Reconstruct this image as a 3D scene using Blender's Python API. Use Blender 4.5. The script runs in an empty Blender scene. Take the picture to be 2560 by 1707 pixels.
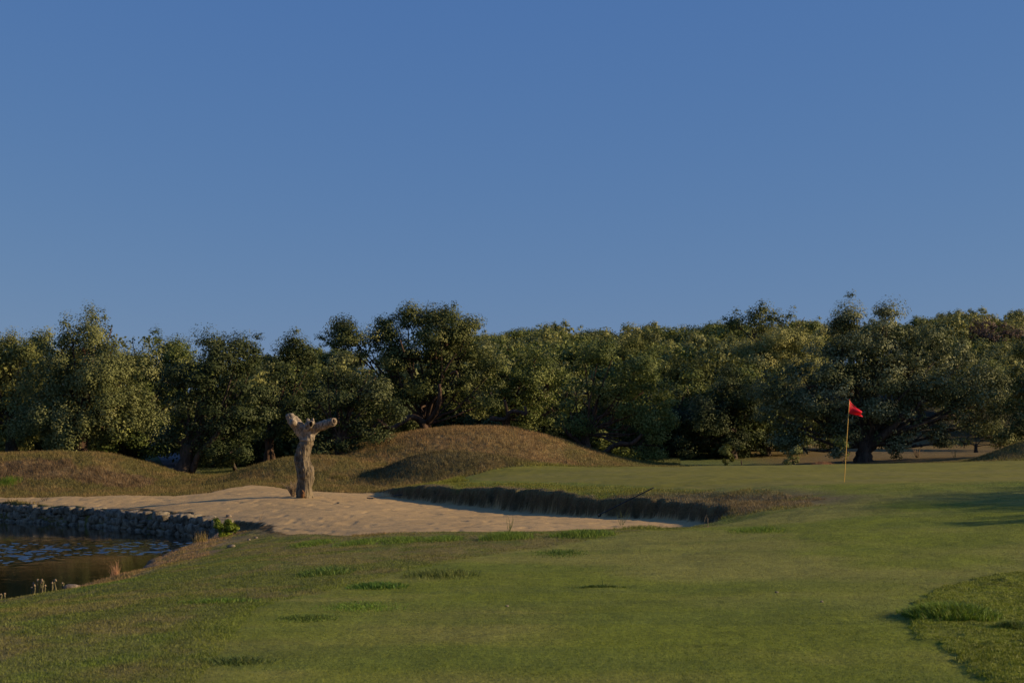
import bpy, math, random
import numpy as np
R = np.random.default_rng(7)
random.seed(7)
C = bpy.context.scene.collection
F = 3556.0; HY = 1128.0; CZ = 1.7
def W(px, py, Y): return np.array([(px-1280)*Y/F, Y, CZ-(py-HY)*Y/F])
def PX(px, Y): return (px-1280)*Y/F

# ------------------------------------------------------------------ helpers
def tag(o, label=None, cat=None, group=None, kind=None):
    if label: o['label'] = label
    if cat: o['category'] = cat
    if group: o['group'] = group
    if kind: o['kind'] = kind
    return o
def empty(name, loc):
    o = bpy.data.objects.new(name, None); C.objects.link(o); o.location = [float(v) for v in loc]; return o
def mesh_np(name, V, Fc, mat, parent=None, attrs=None, smooth=False, loc=None):
    """V (n,3); Fc (m,k) index array; vertices given in world space; parent is an Empty (no rotation)"""
    V = np.asarray(V, dtype=np.float32); Fc = np.asarray(Fc, dtype=np.int32)
    off = np.zeros(3, dtype=np.float32)
    if parent is not None:
        off = np.array(world_loc(parent), dtype=np.float32)
    elif loc is not None: off = np.array(loc, dtype=np.float32)
    me = bpy.data.meshes.new(name)
    m, k = Fc.shape
    me.vertices.add(len(V)); me.vertices.foreach_set('co', (V-off).ravel())
    me.loops.add(m*k); me.loops.foreach_set('vertex_index', Fc.ravel())
    me.polygons.add(m)
    me.polygons.foreach_set('loop_start', np.arange(0, m*k, k, dtype=np.int32))
    me.polygons.foreach_set('loop_total', np.full(m, k, dtype=np.int32))
    if smooth: me.polygons.foreach_set('use_smooth', np.ones(m, dtype=bool))
    if attrs:
        for an, av in attrs.items():
            av = np.asarray(av, dtype=np.float32)
            if av.ndim == 1:
                a = me.attributes.new(an, 'FLOAT', 'POINT'); a.data.foreach_set('value', av)
            else:
                a = me.attributes.new(an, 'FLOAT_COLOR', 'POINT')
                a.data.foreach_set('color', np.concatenate([av, np.ones((len(av), 1), np.float32)], 1).ravel())
    me.update(calc_edges=True); me.validate()
    me.materials.append(mat)
    o = bpy.data.objects.new(name, me); C.objects.link(o)
    if parent is not None: o.parent = parent
    elif loc is not None: o.location = [float(v) for v in loc]
    return o
def world_loc(o):
    v = np.array(o.location)
    while o.parent is not None:
        o = o.parent; v = v+np.array(o.location)
    return v

# ------------------------------------------------------------------ noise
def _hash(ix, iy, s):
    h = (ix.astype(np.int64)*374761393 + iy.astype(np.int64)*668265263 + s*974634777) & 0xffffffff
    h = ((h ^ (h >> 13))*1274126177) & 0xffffffff
    return ((h ^ (h >> 16)) & 0xffffff)/float(0xffffff)
def vn(x, y, s=0):
    ix = np.floor(x); iy = np.floor(y); fx = x-ix; fy = y-iy
    fx = fx*fx*fx*(fx*(fx*6-15)+10); fy = fy*fy*fy*(fy*(fy*6-15)+10)
    ix = ix.astype(np.int64); iy = iy.astype(np.int64)
    a = _hash(ix, iy, s); b = _hash(ix+1, iy, s); c = _hash(ix, iy+1, s); d = _hash(ix+1, iy+1, s)
    return (a*(1-fx)+b*fx)*(1-fy)+(c*(1-fx)+d*fx)*fy
def fbm(x, y, s=0, o=4, g=.5):
    r = 0; a = 1; t = 0
    for i in range(o):
        r = r+a*vn(x*2**i+i*17.3, y*2**i-i*9.1, s+i); t += a; a *= g
    return r/t
def sst(a, b, x):
    t = np.clip((x-a)/(b-a), 0, 1); return t*t*(3-2*t)

# ------------------------------------------------------------------ terrain heights
def poly(pts): return np.array([(PX(p, Y), Y) for p, Y in pts])
def sdist(P, x, y):
    """signed distance to polygon, positive inside"""
    d = np.full(x.shape, 1e9); ins = np.zeros(x.shape, bool)
    n = len(P)
    for i in range(n):
        ax, ay = P[i]; bx, by = P[(i+1) % n]
        ex, ey = bx-ax, by-ay
        t = np.clip(((x-ax)*ex+(y-ay)*ey)/(ex*ex+ey*ey), 0, 1)
        d = np.minimum(d, (x-ax-t*ex)**2+(y-ay-t*ey)**2)
        if ay != by:
            c = ((ay > y) != (by > y)) & (x < ex*(y-ay)/ey+ax)
            ins ^= c
    d = np.sqrt(d)
    return np.where(ins, d, -d)
def smoothpoly(P, it=2):
    P = np.array(P)
    for _ in range(it):
        Q = []
        for i in range(len(P)):
            a = P[i]; b = P[(i+1) % len(P)]
            Q += [a*.75+b*.25, a*.25+b*.75]
        P = np.array(Q)
    return P
POND = poly([(-500,21),(0,24.6),(70,25.1),(140,26.0),(200,27.6),(290,29.2),(372,31.6),(385,33.6),(412,35.8),(455,37.9),(525,40.4),(560,42.6),(548,43.6),(500,45.2),(400,47.8),(250,51.5),(0,55.8),(-500,62)])
SAND = smoothpoly(poly([(700,36.5),(800,33.8),(1000,30.2),(1250,29.6),(1600,29.6),(1780,30),(1850,31.5),(1800,34),(1700,37),(1550,39.5),(1450,41),(1350,43),(1250,45.5),(1120,49),(1030,51),(983,52.6),(975,54.2),(900,54.6),(820,55),(740,55.8),(700,57),(640,58.2),(580,57.6),(540,56.2),(480,55.6),(300,56.2),(0,57.6),(-500,62.5),(-500,62.1),(0,55.9),(250,51.6),(400,47.9),(500,45.3),(560,43.2),(620,41.5)]), 1)
GREEN = smoothpoly(poly([(1170,57.5),(1190,53.5),(1300,50),(1500,44),(1750,39.5),(2000,36.7),(2300,35.8),(2900,35.8),(2900,57),(2400,58),(2110,60),(1700,60.2),(1400,60),(1230,59)]), 2)
APRON = poly([(985,53.4),(1030,51),(1120,49),(1250,45.5),(1500,40),(1850,33),(1900,40),(1400,58),(1300,59.5),(1170,58),(1060,55.6)])
STEP = smoothpoly(poly([(2480,9.6),(2400,11.6),(2330,12.3),(2275,13.2),(2255,14.2),(2290,16),(2420,18),(2560,18.9),(3400,20),(3400,9)]), 1)
UP = [(p, Y, 0) for p in (-3000,-400,600,1300,2000,3000,6000) for Y in (3.,)]+[(p,10.4,0) for p in (-400,0,600,1300,2000,2600,3200)]
UP += [(-20000,-.5,0.),(20000,-.5,0.)]
UP += [(0,15,-.1),(0,20,-.50),(-300,20,-.6),(0,24.3,-.91),(200,27.3,-.90),(372,31.2,-.88),(450,37.4,-.84),(530,40.6,-.78),(600,40,-.62),
 (300,16,-.05),(300,22,-.3),(400,28,-.58),(600,25,-.2),(600,32,-.48),(700,35,-.42),(850,20,0),(850,27,-.14),(820,33,-.3),
 (1000,29.5,-.03),(1250,29,.03),(1250,22,.04),(1600,29,.12),(1780,29.5,.12),(1700,22,.08),(1250,16,.02),(1700,16,.03),
 (1900,16,.04),(1900,21,.1),(1900,26,.3),(1870,29.5,.3),(1880,31.5,.43),(1900,36,.72),(2200,26,.4),(2200,31,.66),(2500,20,.15),(2500,26,.5),(2500,33,.85),(3000,30,.8),(3400,20,.2),
 (1790,34.3,.33),(1690,37.2,.41),(1550,39.8,.46),(1450,41.3,.5),(1350,43.3,.5),(1250,45.8,.5),(1120,49.3,.45),(1030,51.8,.44),(995,54,.25),
 (2110,37.5,.88),(2110,45,.98),(1700,46,.9),(1500,50,.8),(1300,54,.72),(1500,60,1.0),(1300,60,.85),(1150,57,.6),(2110,60,1.08),(2450,58,1.26),(1700,60,1.03),(2700,58,1.36),(2600,45,1.1),(3400,50,1.3),
 (1500,66,.7),(2110,66,.75),(2450,66,1.1),(1200,63,.35),(1050,58,.22),(1700,66,.7),
 (900,55.5,.1),(960,61,.12),(900,64,.2),(740,56.5,.2),(600,60,.3),(480,57,-.02),(300,57.5,-.1),(0,59,-.15),(-300,61,-.2),(-1200,60,-.1),(-1200,30,-.5),
 (470,66,.28),(540,61,.08),(500,70,.35),(300,75,.5),(0,75,.5),(700,72,.5),(900,72,.45),(1200,80,.8),(1500,75,.7),(1800,75,.8),(2160,75,1.13),(2500,75,1.5),(3200,75,1.8),(-800,75,.4),
 (430,85,.6),(410,95,1.1),(390,110,1.95),(2250,95,1.65),(2250,112,2.4),(1500,100,2.2),(900,100,1.7),(100,100,1.5),(3200,110,3),(-600,110,2),
 (1500,150,7.0),(900,150,6.2),(2450,150,8.2),(300,150,5),(3500,150,8),(-700,150,5),
 (1500,200,11.9),(600,200,8.9),(1000,200,11.5),(2450,200,14.2),(0,200,9.2),(3500,200,13),(-700,200,9),
 (1500,270,13),(0,270,10),(2450,270,16),(3500,270,15),(-700,270,10),(1500,500,16),(-500,500,12),(3000,500,16)]
# sand surface control
SP = [(760,50,.083),(760,54,.12),(0,57.5,-.14),(0,56,-.30),(300,55.5,-.06),(250,52,-.36),(500,46,-.40),(620,41.5,-.40),(700,37,-.48),(850,35,-.36),(1000,32,-.16),
 (1300,31,-.05),(1600,31,.01),(1800,31,.03),(1000,51,-.02),(1000,54,.05),(1250,45.5,-.14),(1500,40,-.14),(1700,36.5,-.07),(1800,33,.0),(620,57,.29),(660,58,.34),
 (900,54,.075),(400,55,-.08),(480,50,-.1),(620,48,-.08),(1000,43,-.12),(1000,37,-.2),(760,42,-.18),(-500,62,-.2),(500,54,-.05),(620,53,.06)]
def rbf_fit(pts, lam):
    P = np.array([(PX(p, Y), Y, z) for p, Y, z in pts]); s = 30.0
    A = P[:, :2]/s; n = len(A)
    r = np.sqrt(((A[:, None]-A[None])**2).sum(-1))+1e-9
    K = r*r*np.log(r)+lam*np.eye(n)
    Q = np.concatenate([np.ones((n, 1)), A], 1)
    M = np.block([[K, Q], [Q.T, np.zeros((3, 3))]])
    w = np.linalg.solve(M, np.concatenate([P[:, 2], np.zeros(3)]))
    return A, w, s
def rbf_eval(m, x, y):
    A, w, s = m; x = x/s; y = y/s
    r = w[-3]+w[-2]*x+w[-1]*y
    for (ax, ay), wi in zip(A, w):
        d2 = (x-ax)**2+(y-ay)**2+1e-12
        r = r+wi*.5*d2*np.log(d2)
    return r
MU = rbf_fit(UP, .0004); MS = rbf_fit(SP, .0004)
BUMPS = [ # cx, cy, rx left, rx right, ry near, ry far, height, power
 (PX(1080,61.8),62.6,2.4,4.4,3.0,2.8,1.42,1.15),
 (PX(790,66),66,3.7,3.2,4.4,3.2,1.08,1.4),
 (PX(1185,75.5),75.5,8.2,6.8,6.2,6,2.40,1.2),
 (PX(130,66.5),66.5,12,5.2,5.2,5.0,1.42,1.6),
 (PX(2620,66),66,2.7,3,3,3,1.0,1.2),
 (PX(2062,66),66.5,.8,.9,1,1,.42,1.2)]
def bumps(x, y):
    r = np.zeros_like(x)
    for cx, cy, rl, rr, rn, rf, h, p in BUMPS:
        u = (x-cx)/np.where(x < cx, rl, rr); v = (y-cy)/np.where(y < cy, rn, rf)
        r = np.maximum(r, 0)+h*np.exp(-(u*u+v*v)**p)
    return r
def hfun(x, y, full=False):
    x = np.asarray(x, float); y = np.asarray(y, float)
    far = sst(62, 66, y)
    b = bumps(x, y)
    U = rbf_eval(MU, x, y)+b
    U = U+(fbm(x*.9, y*.9, 3, 3)-.5)*.07*sst(12, 25, y)+(fbm(x*5, y*5, 5, 3)-.5)*(.02+.10*sst(.15, .6, b))
    wob = (fbm(x*1.1, y*1.1, 11, 4)-.5)*.7+(vn(x*.45, y*.3, 12)-.5)*.9*sst(31, 33.5, y)*sst(53, 50, y)
    ds = sdist(SAND, x, y)+wob*.6+(fbm(x*3.5, y*3.5, 13, 3)-.5)*.34*sst(29, 31, y)*sst(56,52,y)
    dp = sdist(POND, x, y)+(fbm(x*1.3, y*1.3, 21, 4)-.5)*.5*sst(47,40,y)
    dg = sdist(GREEN, x, y)
    dt = sdist(STEP, x, y)+(fbm(x*4, y*4, 31, 3)-.5)*.25
    U = U+.022*sst(-.02, .10, dt)+(fbm(x*6, y*6, 8, 2)-.5)*.045*sst(0, .3, dt)
    U = U+((vn(x*.8, y*.5, 15)-.5)*.11+(vn(x*2.1, y*1.5, 16)-.5)*.08)*sst(-1.6, -.3, ds)*sst(30, 32.5, y)*sst(55, 52.5, y)
    S = rbf_eval(MS, x, y)+(fbm(x*1.6, y*1.6, 41, 4)-.5)*.05
    # rake furrows and footprints
    S = S+(vn(x*1.5+y*3.1, y*7-x*.8, 43)-.5)*.012-.018*sst(.80, .90, vn(x*3.2, y*2.6, 44))-.02*sst(.90, .97, 1-np.abs(vn(x*.5+y*.35, y*.9-x*.2, 45)*2-1))
    h = U+(S-U)*sst(0, .34, ds)
    h = h+(-2-h)*sst(-.02, .55, dp)
    if full: return h, ds, dp, dg, dt, b
    return h
def raycast(px, py, y0=6, y1=130):
    Y = np.arange(y0, y1, .04)
    x = (px-1280)*Y/F; z = CZ-(py-HY)*Y/F
    h = hfun(x, Y)
    i = np.argmax(z < h)
    if not (z < h).any(): i = len(Y)-1
    return np.array([x[i], Y[i], h[i]])
def bankcast(px, back=.12, y0=20, y1=43):
    Y = np.arange(y0, y1, .02); x = (px-1280)*Y/F
    dp = hfun(x, Y, True)[2]; i = int(np.argmax(dp > -back)); i = max(i-1, 0)
    return on_ground(float(x[i]), float(Y[i]))
def on_ground(x, y):
    return np.array([x, y, float(hfun(np.array([x]), np.array([y]))[0])])

# ------------------------------------------------------------------ materials
def newmat(name):
    m = bpy.data.materials.new(name); m.use_nodes = True
    nt = m.node_tree; nt.nodes.clear()
    out = nt.nodes.new('ShaderNodeOutputMaterial')
    return m, nt, out
def N(nt, t, **kw):
    n = nt.nodes.new(t)
    for k, v in kw.items():
        if k.startswith('i_'): n.inputs[k[2:]].default_value = v
        else: setattr(n, k, v)
    return n
def L(nt, a, b): nt.links.new(a, b)
def mixc(nt, mode, fac, a, b):
    n = nt.nodes.new('ShaderNodeMix'); n.data_type = 'RGBA'; n.blend_type = mode
    for i, v in ((0, fac), (6, a), (7, b)):
        if isinstance(v, (int, float)): n.inputs[i].default_value = v
        elif isinstance(v, tuple): n.inputs[i].default_value = (*v, 1)
        else: nt.links.new(v, n.inputs[i])
    return n.outputs[2]
def noise(nt, scale, detail=4, rough=.6, vec=None, stretch=None):
    n = N(nt, 'ShaderNodeTexNoise'); n.inputs['Scale'].default_value = scale
    n.inputs['Detail'].default_value = detail; n.inputs['Roughness'].default_value = rough
    tc = N(nt, 'ShaderNodeTexCoord'); src = tc.outputs['Object']
    if stretch:
        mp = N(nt, 'ShaderNodeMapping'); mp.inputs['Scale'].default_value = stretch
        L(nt, src, mp.inputs['Vector']); src = mp.outputs[0]
    L(nt, src, n.inputs['Vector'])
    return n.outputs['Fac']
def ramp(nt, fac, stops):
    r = N(nt, 'ShaderNodeValToRGB'); cr = r.color_ramp
    while len(cr.elements) > len(stops): cr.elements.remove(cr.elements[-1])
    while len(cr.elements) < len(stops): cr.elements.new(.5)
    for e, (p, c) in zip(cr.elements, stops):
        e.position = p; e.color = (*c, 1) if isinstance(c, tuple) else (c, c, c, 1)
    L(nt, fac, r.inputs[0]); return r.outputs[0]
def ground_mat(name, fine=18, bump=.6, bdist=.03, contrast=.5, rough=.9):
    m, nt, out = newmat(name)
    a = N(nt, 'ShaderNodeAttribute', attribute_name='base')
    n1 = noise(nt, fine, 5, .7); n2 = noise(nt, fine*.17, 4, .6, stretch=(1, 1.2, 1))
    c = mixc(nt, 'MULTIPLY', 1.0, a.outputs['Color'], ramp(nt, n1, [(.25, 1-contrast), (.75, 1+contrast*.9)]))
    c = mixc(nt, 'MULTIPLY', 1.0, c, ramp(nt, n2, [(.25, 1-contrast*.45), (.75, 1+contrast*.45)]))
    b = N(nt, 'ShaderNodeBump'); b.inputs['Strength'].default_value = bump; b.inputs['Distance'].default_value = bdist
    L(nt, n1, b.inputs['Height'])
    p = N(nt, 'ShaderNodeBsdfPrincipled'); p.inputs['Roughness'].default_value = rough
    p.inputs['Specular IOR Level'].default_value = .15
    L(nt, c, p.inputs['Base Color']); L(nt, b.outputs[0], p.inputs['Normal']); L(nt, p.outputs[0], out.inputs[0])
    return m
M = {}
M['ground'] = ground_mat('rough_grass_ground', 16, .8, .04, .45)
M['green'] = ground_mat('green_turf', 30, .25, .01, .16)
M['sand'] = ground_mat('sand', 9, .5, .03, .16)
M['mound'] = ground_mat('dry_turf', 11, 1.0, .08, .6)
def blade_mat(name, trans=.25):
    m, nt, out = newmat(name)
    a = N(nt, 'ShaderNodeAttribute', attribute_name='base')
    p = N(nt, 'ShaderNodeBsdfPrincipled'); p.inputs['Roughness'].default_value = .6; p.inputs['Specular IOR Level'].default_value = .25
    t = N(nt, 'ShaderNodeBsdfTranslucent'); mx = N(nt, 'ShaderNodeMixShader'); mx.inputs[0].default_value = trans
    L(nt, a.outputs['Color'], p.inputs['Base Color']); L(nt, a.outputs['Color'], t.inputs['Color'])
    L(nt, p.outputs[0], mx.inputs[1]); L(nt, t.outputs[0], mx.inputs[2]); L(nt, mx.outputs[0], out.inputs[0])
    return m
M['blade'] = blade_mat('grass_blade')
def leaf_mat(name, dark, mid, light, trans=.18, rough=.62, spec=.18):
    m, nt, out = newmat(name)
    a = N(nt, 'ShaderNodeAttribute', attribute_name='tint')
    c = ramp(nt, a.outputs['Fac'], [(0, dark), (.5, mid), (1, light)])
    oi = N(nt, 'ShaderNodeObjectInfo')
    c = mixc(nt, 'MULTIPLY', 1.0, c, ramp(nt, oi.outputs['Random'], [(0, (.82, .86, .9)), (1, (1.16, 1.12, .98))]))
    p = N(nt, 'ShaderNodeBsdfPrincipled'); p.inputs['Roughness'].default_value = rough; p.inputs['Specular IOR Level'].default_value = spec
    t = N(nt, 'ShaderNodeBsdfTranslucent'); mx = N(nt, 'ShaderNodeMixShader'); mx.inputs[0].default_value = trans
    L(nt, c, p.inputs['Base Color']); L(nt, c, t.inputs['Color'])
    L(nt, p.outputs[0], mx.inputs[1]); L(nt, t.outputs[0], mx.inputs[2]); L(nt, mx.outputs[0], out.inputs[0])
    return m
M['leaf_olive'] = leaf_mat('olive_leaf', (.080,.098,.030), (.205,.212,.066), (.42,.40,.16))
M['leaf_dark'] = leaf_mat('dark_oak_leaf', (.036,.052,.015), (.095,.112,.032), (.34,.33,.13))
M['leaf_silver_lit'] = leaf_mat('silvery_sunlit_leaf', (.042,.056,.020), (.135,.150,.052), (.50,.48,.24))  # paler lights: sun on the biggest oak's tufts put into its leaf colour
M['leaf_shaded'] = leaf_mat('shaded_oak_leaf', (.026,.040,.012), (.062,.080,.024), (.25,.25,.10))  # darker copy of the oak leaf: shade on these crowns put into colour
M['leaf_mid'] = leaf_mat('oak_leaf', (.045,.066,.016), (.118,.146,.032), (.35,.35,.11))
M['leaf_yellow'] = leaf_mat('yellow_green_leaf', (.07,.085,.02), (.12,.13,.03), (.2,.19,.055), .25)
M['leaf_bright'] = leaf_mat('bright_green_leaf', (.07,.11,.01), (.16,.21,.02), (.34,.34,.03), .35)
M['leaf_dead'] = leaf_mat('dead_leaf', (.08,.05,.035), (.13,.085,.055), (.2,.13,.09))
def bark_mat(name, c1, c2, scale=8, stretch=(1, 1, .22), bump=.9, bd=.04):
    m, nt, out = newmat(name)
    n = noise(nt, scale, 6, .7, stretch=stretch); n2 = noise(nt, scale*.25, 3, .5)
    c = ramp(nt, n, [(.36, c1), (.56, c2)])
    c = mixc(nt, 'MULTIPLY', 1.0, c, ramp(nt, n2, [(.3, .7), (.7, 1.25)]))
    b = N(nt, 'ShaderNodeBump'); b.inputs['Strength'].default_value = bump; b.inputs['Distance'].default_value = bd
    L(nt, n, b.inputs['Height'])
    p = N(nt, 'ShaderNodeBsdfPrincipled'); p.inputs['Roughness'].default_value = .85; p.inputs['Specular IOR Level'].default_value = .2
    L(nt, c, p.inputs['Base Color']); L(nt, b.outputs[0], p.inputs['Normal']); L(nt, p.outputs[0], out.inputs[0])
    return m
M['bark'] = bark_mat('oak_bark', (.028,.021,.015), (.085,.062,.043))
M['bark_red'] = bark_mat('stripped_cork_trunk', (.03,.019,.012), (.105,.062,.038))
M['bark_pale'] = bark_mat('stump_upper_bark', (.07,.055,.038), (.36,.29,.205), 14, (1,1,.4), 1, .03)
M['stump'] = bark_mat('stump_wood', (.032,.024,.015), (.20,.155,.098), 12, (1, 1, .16), 1, .03)
M['cutwood'] = bark_mat('cut_wood', (.10,.078,.052), (.25,.19,.13), 20, (1,1,1), .4, .01)
M['orange_wood'] = bark_mat('orange_rot', (.07,.032,.014), (.18,.085,.035), 25, (1,1,1), .6, .02)
M['stone'] = bark_mat('field_stone', (.06,.048,.032), (.25,.205,.140), 5, (1,1,1), .9, .05)
M['palestone'] = bark_mat('pale_stone', (.12,.095,.065), (.27,.21,.15), 9, (1,1,1), .9, .04)
def plain(name, col, rough=.5, spec=.4, metal=0):
    m, nt, out = newmat(name)
    n = noise(nt, 30, 3, .5)
    c = mixc(nt, 'MULTIPLY', 1.0, col, ramp(nt, n, [(.3, .85), (.7, 1.1)]))
    p = N(nt, 'ShaderNodeBsdfPrincipled'); p.inputs['Roughness'].default_value = rough; p.inputs['Specular IOR Level'].default_value = spec
    L(nt, c, p.inputs['Base Color']); L(nt, p.outputs[0], out.inputs[0]); return m
M['rothole'] = plain('rot_hole', (.07,.05,.033), 1, 0); M['hollow'] = plain('hollow_dark', (.012,.009,.007), 1, 0)
M['yellow'] = plain('yellow_fibreglass', (.72,.42,.08), .35)
M['black'] = plain('black_plastic', (.012,.012,.013), .45)
M['asphalt'] = plain('path_asphalt', (.17,.155,.14), .9, .2)
def flag_mat():
    m, nt, out = newmat('red_flag_cloth')
    w = noise(nt, 90, 2, .5)
    c = mixc(nt, 'MULTIPLY', 1.0, (.98,.02,.05), ramp(nt, w, [(.3, .9), (.7, 1.05)]))
    p = N(nt, 'ShaderNodeBsdfPrincipled'); p.inputs['Roughness'].default_value = .6
    t = N(nt, 'ShaderNodeBsdfTranslucent'); mx = N(nt, 'ShaderNodeMixShader'); mx.inputs[0].default_value = .5
    L(nt, c, p.inputs['Base Color']); L(nt, c, t.inputs['Color'])
    L(nt, p.outputs[0], mx.inputs[1]); L(nt, t.outputs[0], mx.inputs[2]); L(nt, mx.outputs[0], out.inputs[0]); return m
M['flag'] = flag_mat()
def water_mat():
    m, nt, out = newmat('pond_water')
    n1 = noise(nt, 7, 2, .5); b = N(nt, 'ShaderNodeBump'); b.inputs['Distance'].default_value = .004; b.inputs['Strength'].default_value = .5; L(nt, n1, b.inputs['Height'])
    p = N(nt, 'ShaderNodeBsdfPrincipled'); p.inputs['Base Color'].default_value = (.006,.007,.004,1)
    p.inputs['Roughness'].default_value = .04; p.inputs['IOR'].default_value = 1.33; p.inputs['Specular IOR Level'].default_value = .5
    L(nt, b.outputs[0], p.inputs['Normal']); L(nt, p.outputs[0], out.inputs[0]); return m
M['water'] = water_mat()

# ------------------------------------------------------------------ terrain mesh
def steps(a, b, s0, s1):
    r = [a]
    while r[-1] < b:
        t = (r[-1]-a)/(b-a); r.append(r[-1]+s0*(1-t)+s1*t)
    return r[:-1]
ys = np.array(steps(-6, 8, .5, .12)+steps(8, 28, .11, .11)+steps(28, 62, .08, .08)+steps(62, 88, .11, .2)+steps(88, 640, .4, 22)+[640])
uf = np.linspace(0, .40, 330); uo = .40+np.cumsum(np.linspace(.004, .16, 34))
us = np.concatenate([-uo[::-1], -uf[:0:-1], uf, uo])
GX = us[None, :]*(ys[:, None]+8); GY = np.repeat(ys[:, None], len(us), 1)
H, DS, DP, DG, DT, BB = hfun(GX, GY, True)
def base_colour(x, y, ds, dp, dg, dt, b):
    n1 = fbm(x*.35, y*.35, 51, 4)[..., None]; n2 = fbm(x*1.7, y*1.0, 52, 4)[..., None]; n3 = fbm(x*.12+3, y*.12, 53, 3)[..., None]
    n4 = fbm(x*.25, y*1.4, 57, 3)[..., None]
    fair = np.array([.140, .168, .014]); fairb = np.array([.190, .190, .038]); br = np.array([.118, .148, .018])
    c = fair+(fairb-fair)*sst(.35, .65, n1)
    c = c+(br-c)*sst(.5, .72, n4)*.7
    wl_ = np.exp(-((x-4.5)/4.5)**2-((y-19.5)/4.0)**2)[..., None]
    c = c+(np.array([.205, .205, .045])-c)*wl_*.6*sst(.3, .6, n1+.15*n2)
    c = c*(.86+.28*n2)
    # rough grass in front of the bunker and towards the pond
    fx = 1280+x*F/np.maximum(y, 1)
    edge = poly([(300,8),(620,15.5),(1000,19.8),(1180,22.5),(1600,27.5),(1850,30),(1900,31),(1800,34),(600,42),(-2000,60),(-9000,8)])
    rr = sst(-.25, .25, sdist(edge, x, y)+(n2[..., 0]-.5)*.8)[..., None]
    rgreen = np.array([.122, .132, .024]); rbrown = np.array([.165, .140, .044]); bright = np.array([.098, .145, .016])
    rc = rgreen+(rbrown-rgreen)*sst(.46, .62, .55*n2+.45*n1+.10*sst(20, 27, y)[..., None]*sst(1.5, -3.5, x)[..., None])
    rc = rc+(bright-rc)*sst(.56, .70, fbm(x*.8, y*.5, 61, 3))[..., None]*.45
    rc = rc*(.75+.5*fbm(x*6, y*6, 62, 2)[..., None])
    c = c+(rc-c)*rr
    # bank at the pond: bare earth
    earth = np.array([.19, .135, .082])
    bank = (sst(-2.3, -.2, dp+(n2[..., 0]-.5)*2.4)*sst(49, 45, y))[..., None]
    c = c+(earth*(.7+.6*n2)-c)*bank
    # lip of the bunker: brown dry rough
    lip = np.array([.135, .108, .052])
    on = sst(-.38-.2*n1[..., 0]-2.6*sst(PX(1480,40), PX(1700,37), x), -.05, ds+(n2[..., 0]-.5)*.9)*sst(30.5, 32, y)
    brow = on+1.0*np.exp(-((x-PX(1960,33))/1.9)**2-((y-32.6)/2.0)**2)*sst(.3,.6,n2[..., 0])
    c = c+(lip*(.7+.6*n2)-c)*np.clip(brow, 0, 1)[..., None]*.9
    # putting green
    g = np.array([.172, .162, .022]); g2 = np.array([.180, .166, .030])
    gc = g+(g2-g)*sst(.4, .6, fbm(x*.06, y*.5, 71, 3))[..., None]
    gm = sst(-.1, .12, dg)[..., None]
    c = c+(gc-c)*gm
    collar = (sst(-1.1, -.8, dg)*(1-gm[..., 0]))[..., None]*.4
    c = c+(np.array([.150, .165, .022])-c)*collar
    apr = sst(-.3, .3, sdist(APRON, x, y)+(n2[..., 0]-.5)*.8)*sst(-.25, -.6, ds)
    apr = (apr*(1-gm[..., 0])*sst(.08, .02, b)*sst(PX(1800,36), PX(1500,36), x))[..., None]
    c = c+(np.array([.142, .160, .020])*(.85+.3*n2)-c)*apr
    # rough step at lower right
    c = c+(np.array([.152, .172, .024])*(.72+.6*fbm(x*3.5, y*3.5, 63, 3))[..., None]-c)*sst(0, .15, dt)[..., None]
    # beyond the bunker: dry mounds
    far = sst(52, 54.2, y-.6*sst(-6, 4, x)*10*sst(1.2,0,b))*(1-gm[..., 0])*sst(.0,-.3,dg)
    far0 = far
    far = np.where(ds > -.05, far, sst(52.5, 53.5, y)*sst(.0, -.25, dg)*np.maximum(sst(PX(1330, 60)+1, PX(1330, 60)-1, x), sst(60.2, 61, y)))[..., None]*(1-apr)
    ol = np.array([.135, .120, .036]); red = np.array([.235, .160, .064]); dk = np.array([.075, .052, .030])
    big = np.exp(-(((x-PX(1185,75))/8.5)**2+((y-74)/7)**2)**2)[..., None]
    dc = ol+(red-ol)*np.clip(sst(.45, .62, n2)*.45+big*.8*sst(.3, .55, n1+.12), 0, 1)
    for ex, ey, rx, ry in ((PX(85,62.5),62.6,2.6,1.3),(PX(265,62.5),62.6,1.9,1.3),(PX(330,63),63.2,.8,.9)):
        e = np.exp(-((x-ex)/rx)**2-((y-ey)/ry)**2)
        dc = dc+(np.array([.155, .108, .050])*(.35+1.3*fbm(x*3, y*3, 81, 3))[..., None]-dc)*sst(.3, .6, e+(fbm(x*1.5, y*1.5, 82, 3)-.5)*.9)[..., None]
    sm_ = np.exp(-(((x-PX(1085,62.6))/3.6)**2+((y-62)/3)**2)**2)[..., None]
    dc = dc+(np.array([.108, .092, .036])*(.8+.4*n2)-dc)*sm_
    # olive weeds face of middle ridge
    dc = dc*(.7+.6*fbm(x*4, y*3, 64, 3)[..., None])
    c = c+(dc-c)*far
    # meadow under and beyond the trees
    mead = np.array([.115, .135, .035]); dry = np.array([.165, .115, .040])
    t = sst(69, 73, y)[..., None]*(1-big)
    c = c+((mead+(dry-mead)*sst(PX(1800, 80), PX(2000, 80), x)[..., None])-c)*t
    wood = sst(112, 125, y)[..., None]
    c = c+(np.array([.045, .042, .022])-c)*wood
    # reddish spoil heap
    e = np.exp(-((x-PX(2062,66))/.7)**2-((y-66.5)/.8)**2)[..., None]
    c = c+(np.array([.24, .12, .06])-c)*sst(.3, .6, e)
    # sand
    sc = np.array([.435, .295, .133])*(.86+.28*fbm(x*.9, y*.9, 91, 4))[..., None]
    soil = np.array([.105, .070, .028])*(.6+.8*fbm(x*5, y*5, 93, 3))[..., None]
    c = c+(soil-c)*(sst(.03, .10, ds+(fbm(x*5,y*5,94,3)-.5)*.12)*sst(30.5,31.5,y))[..., None]
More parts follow.
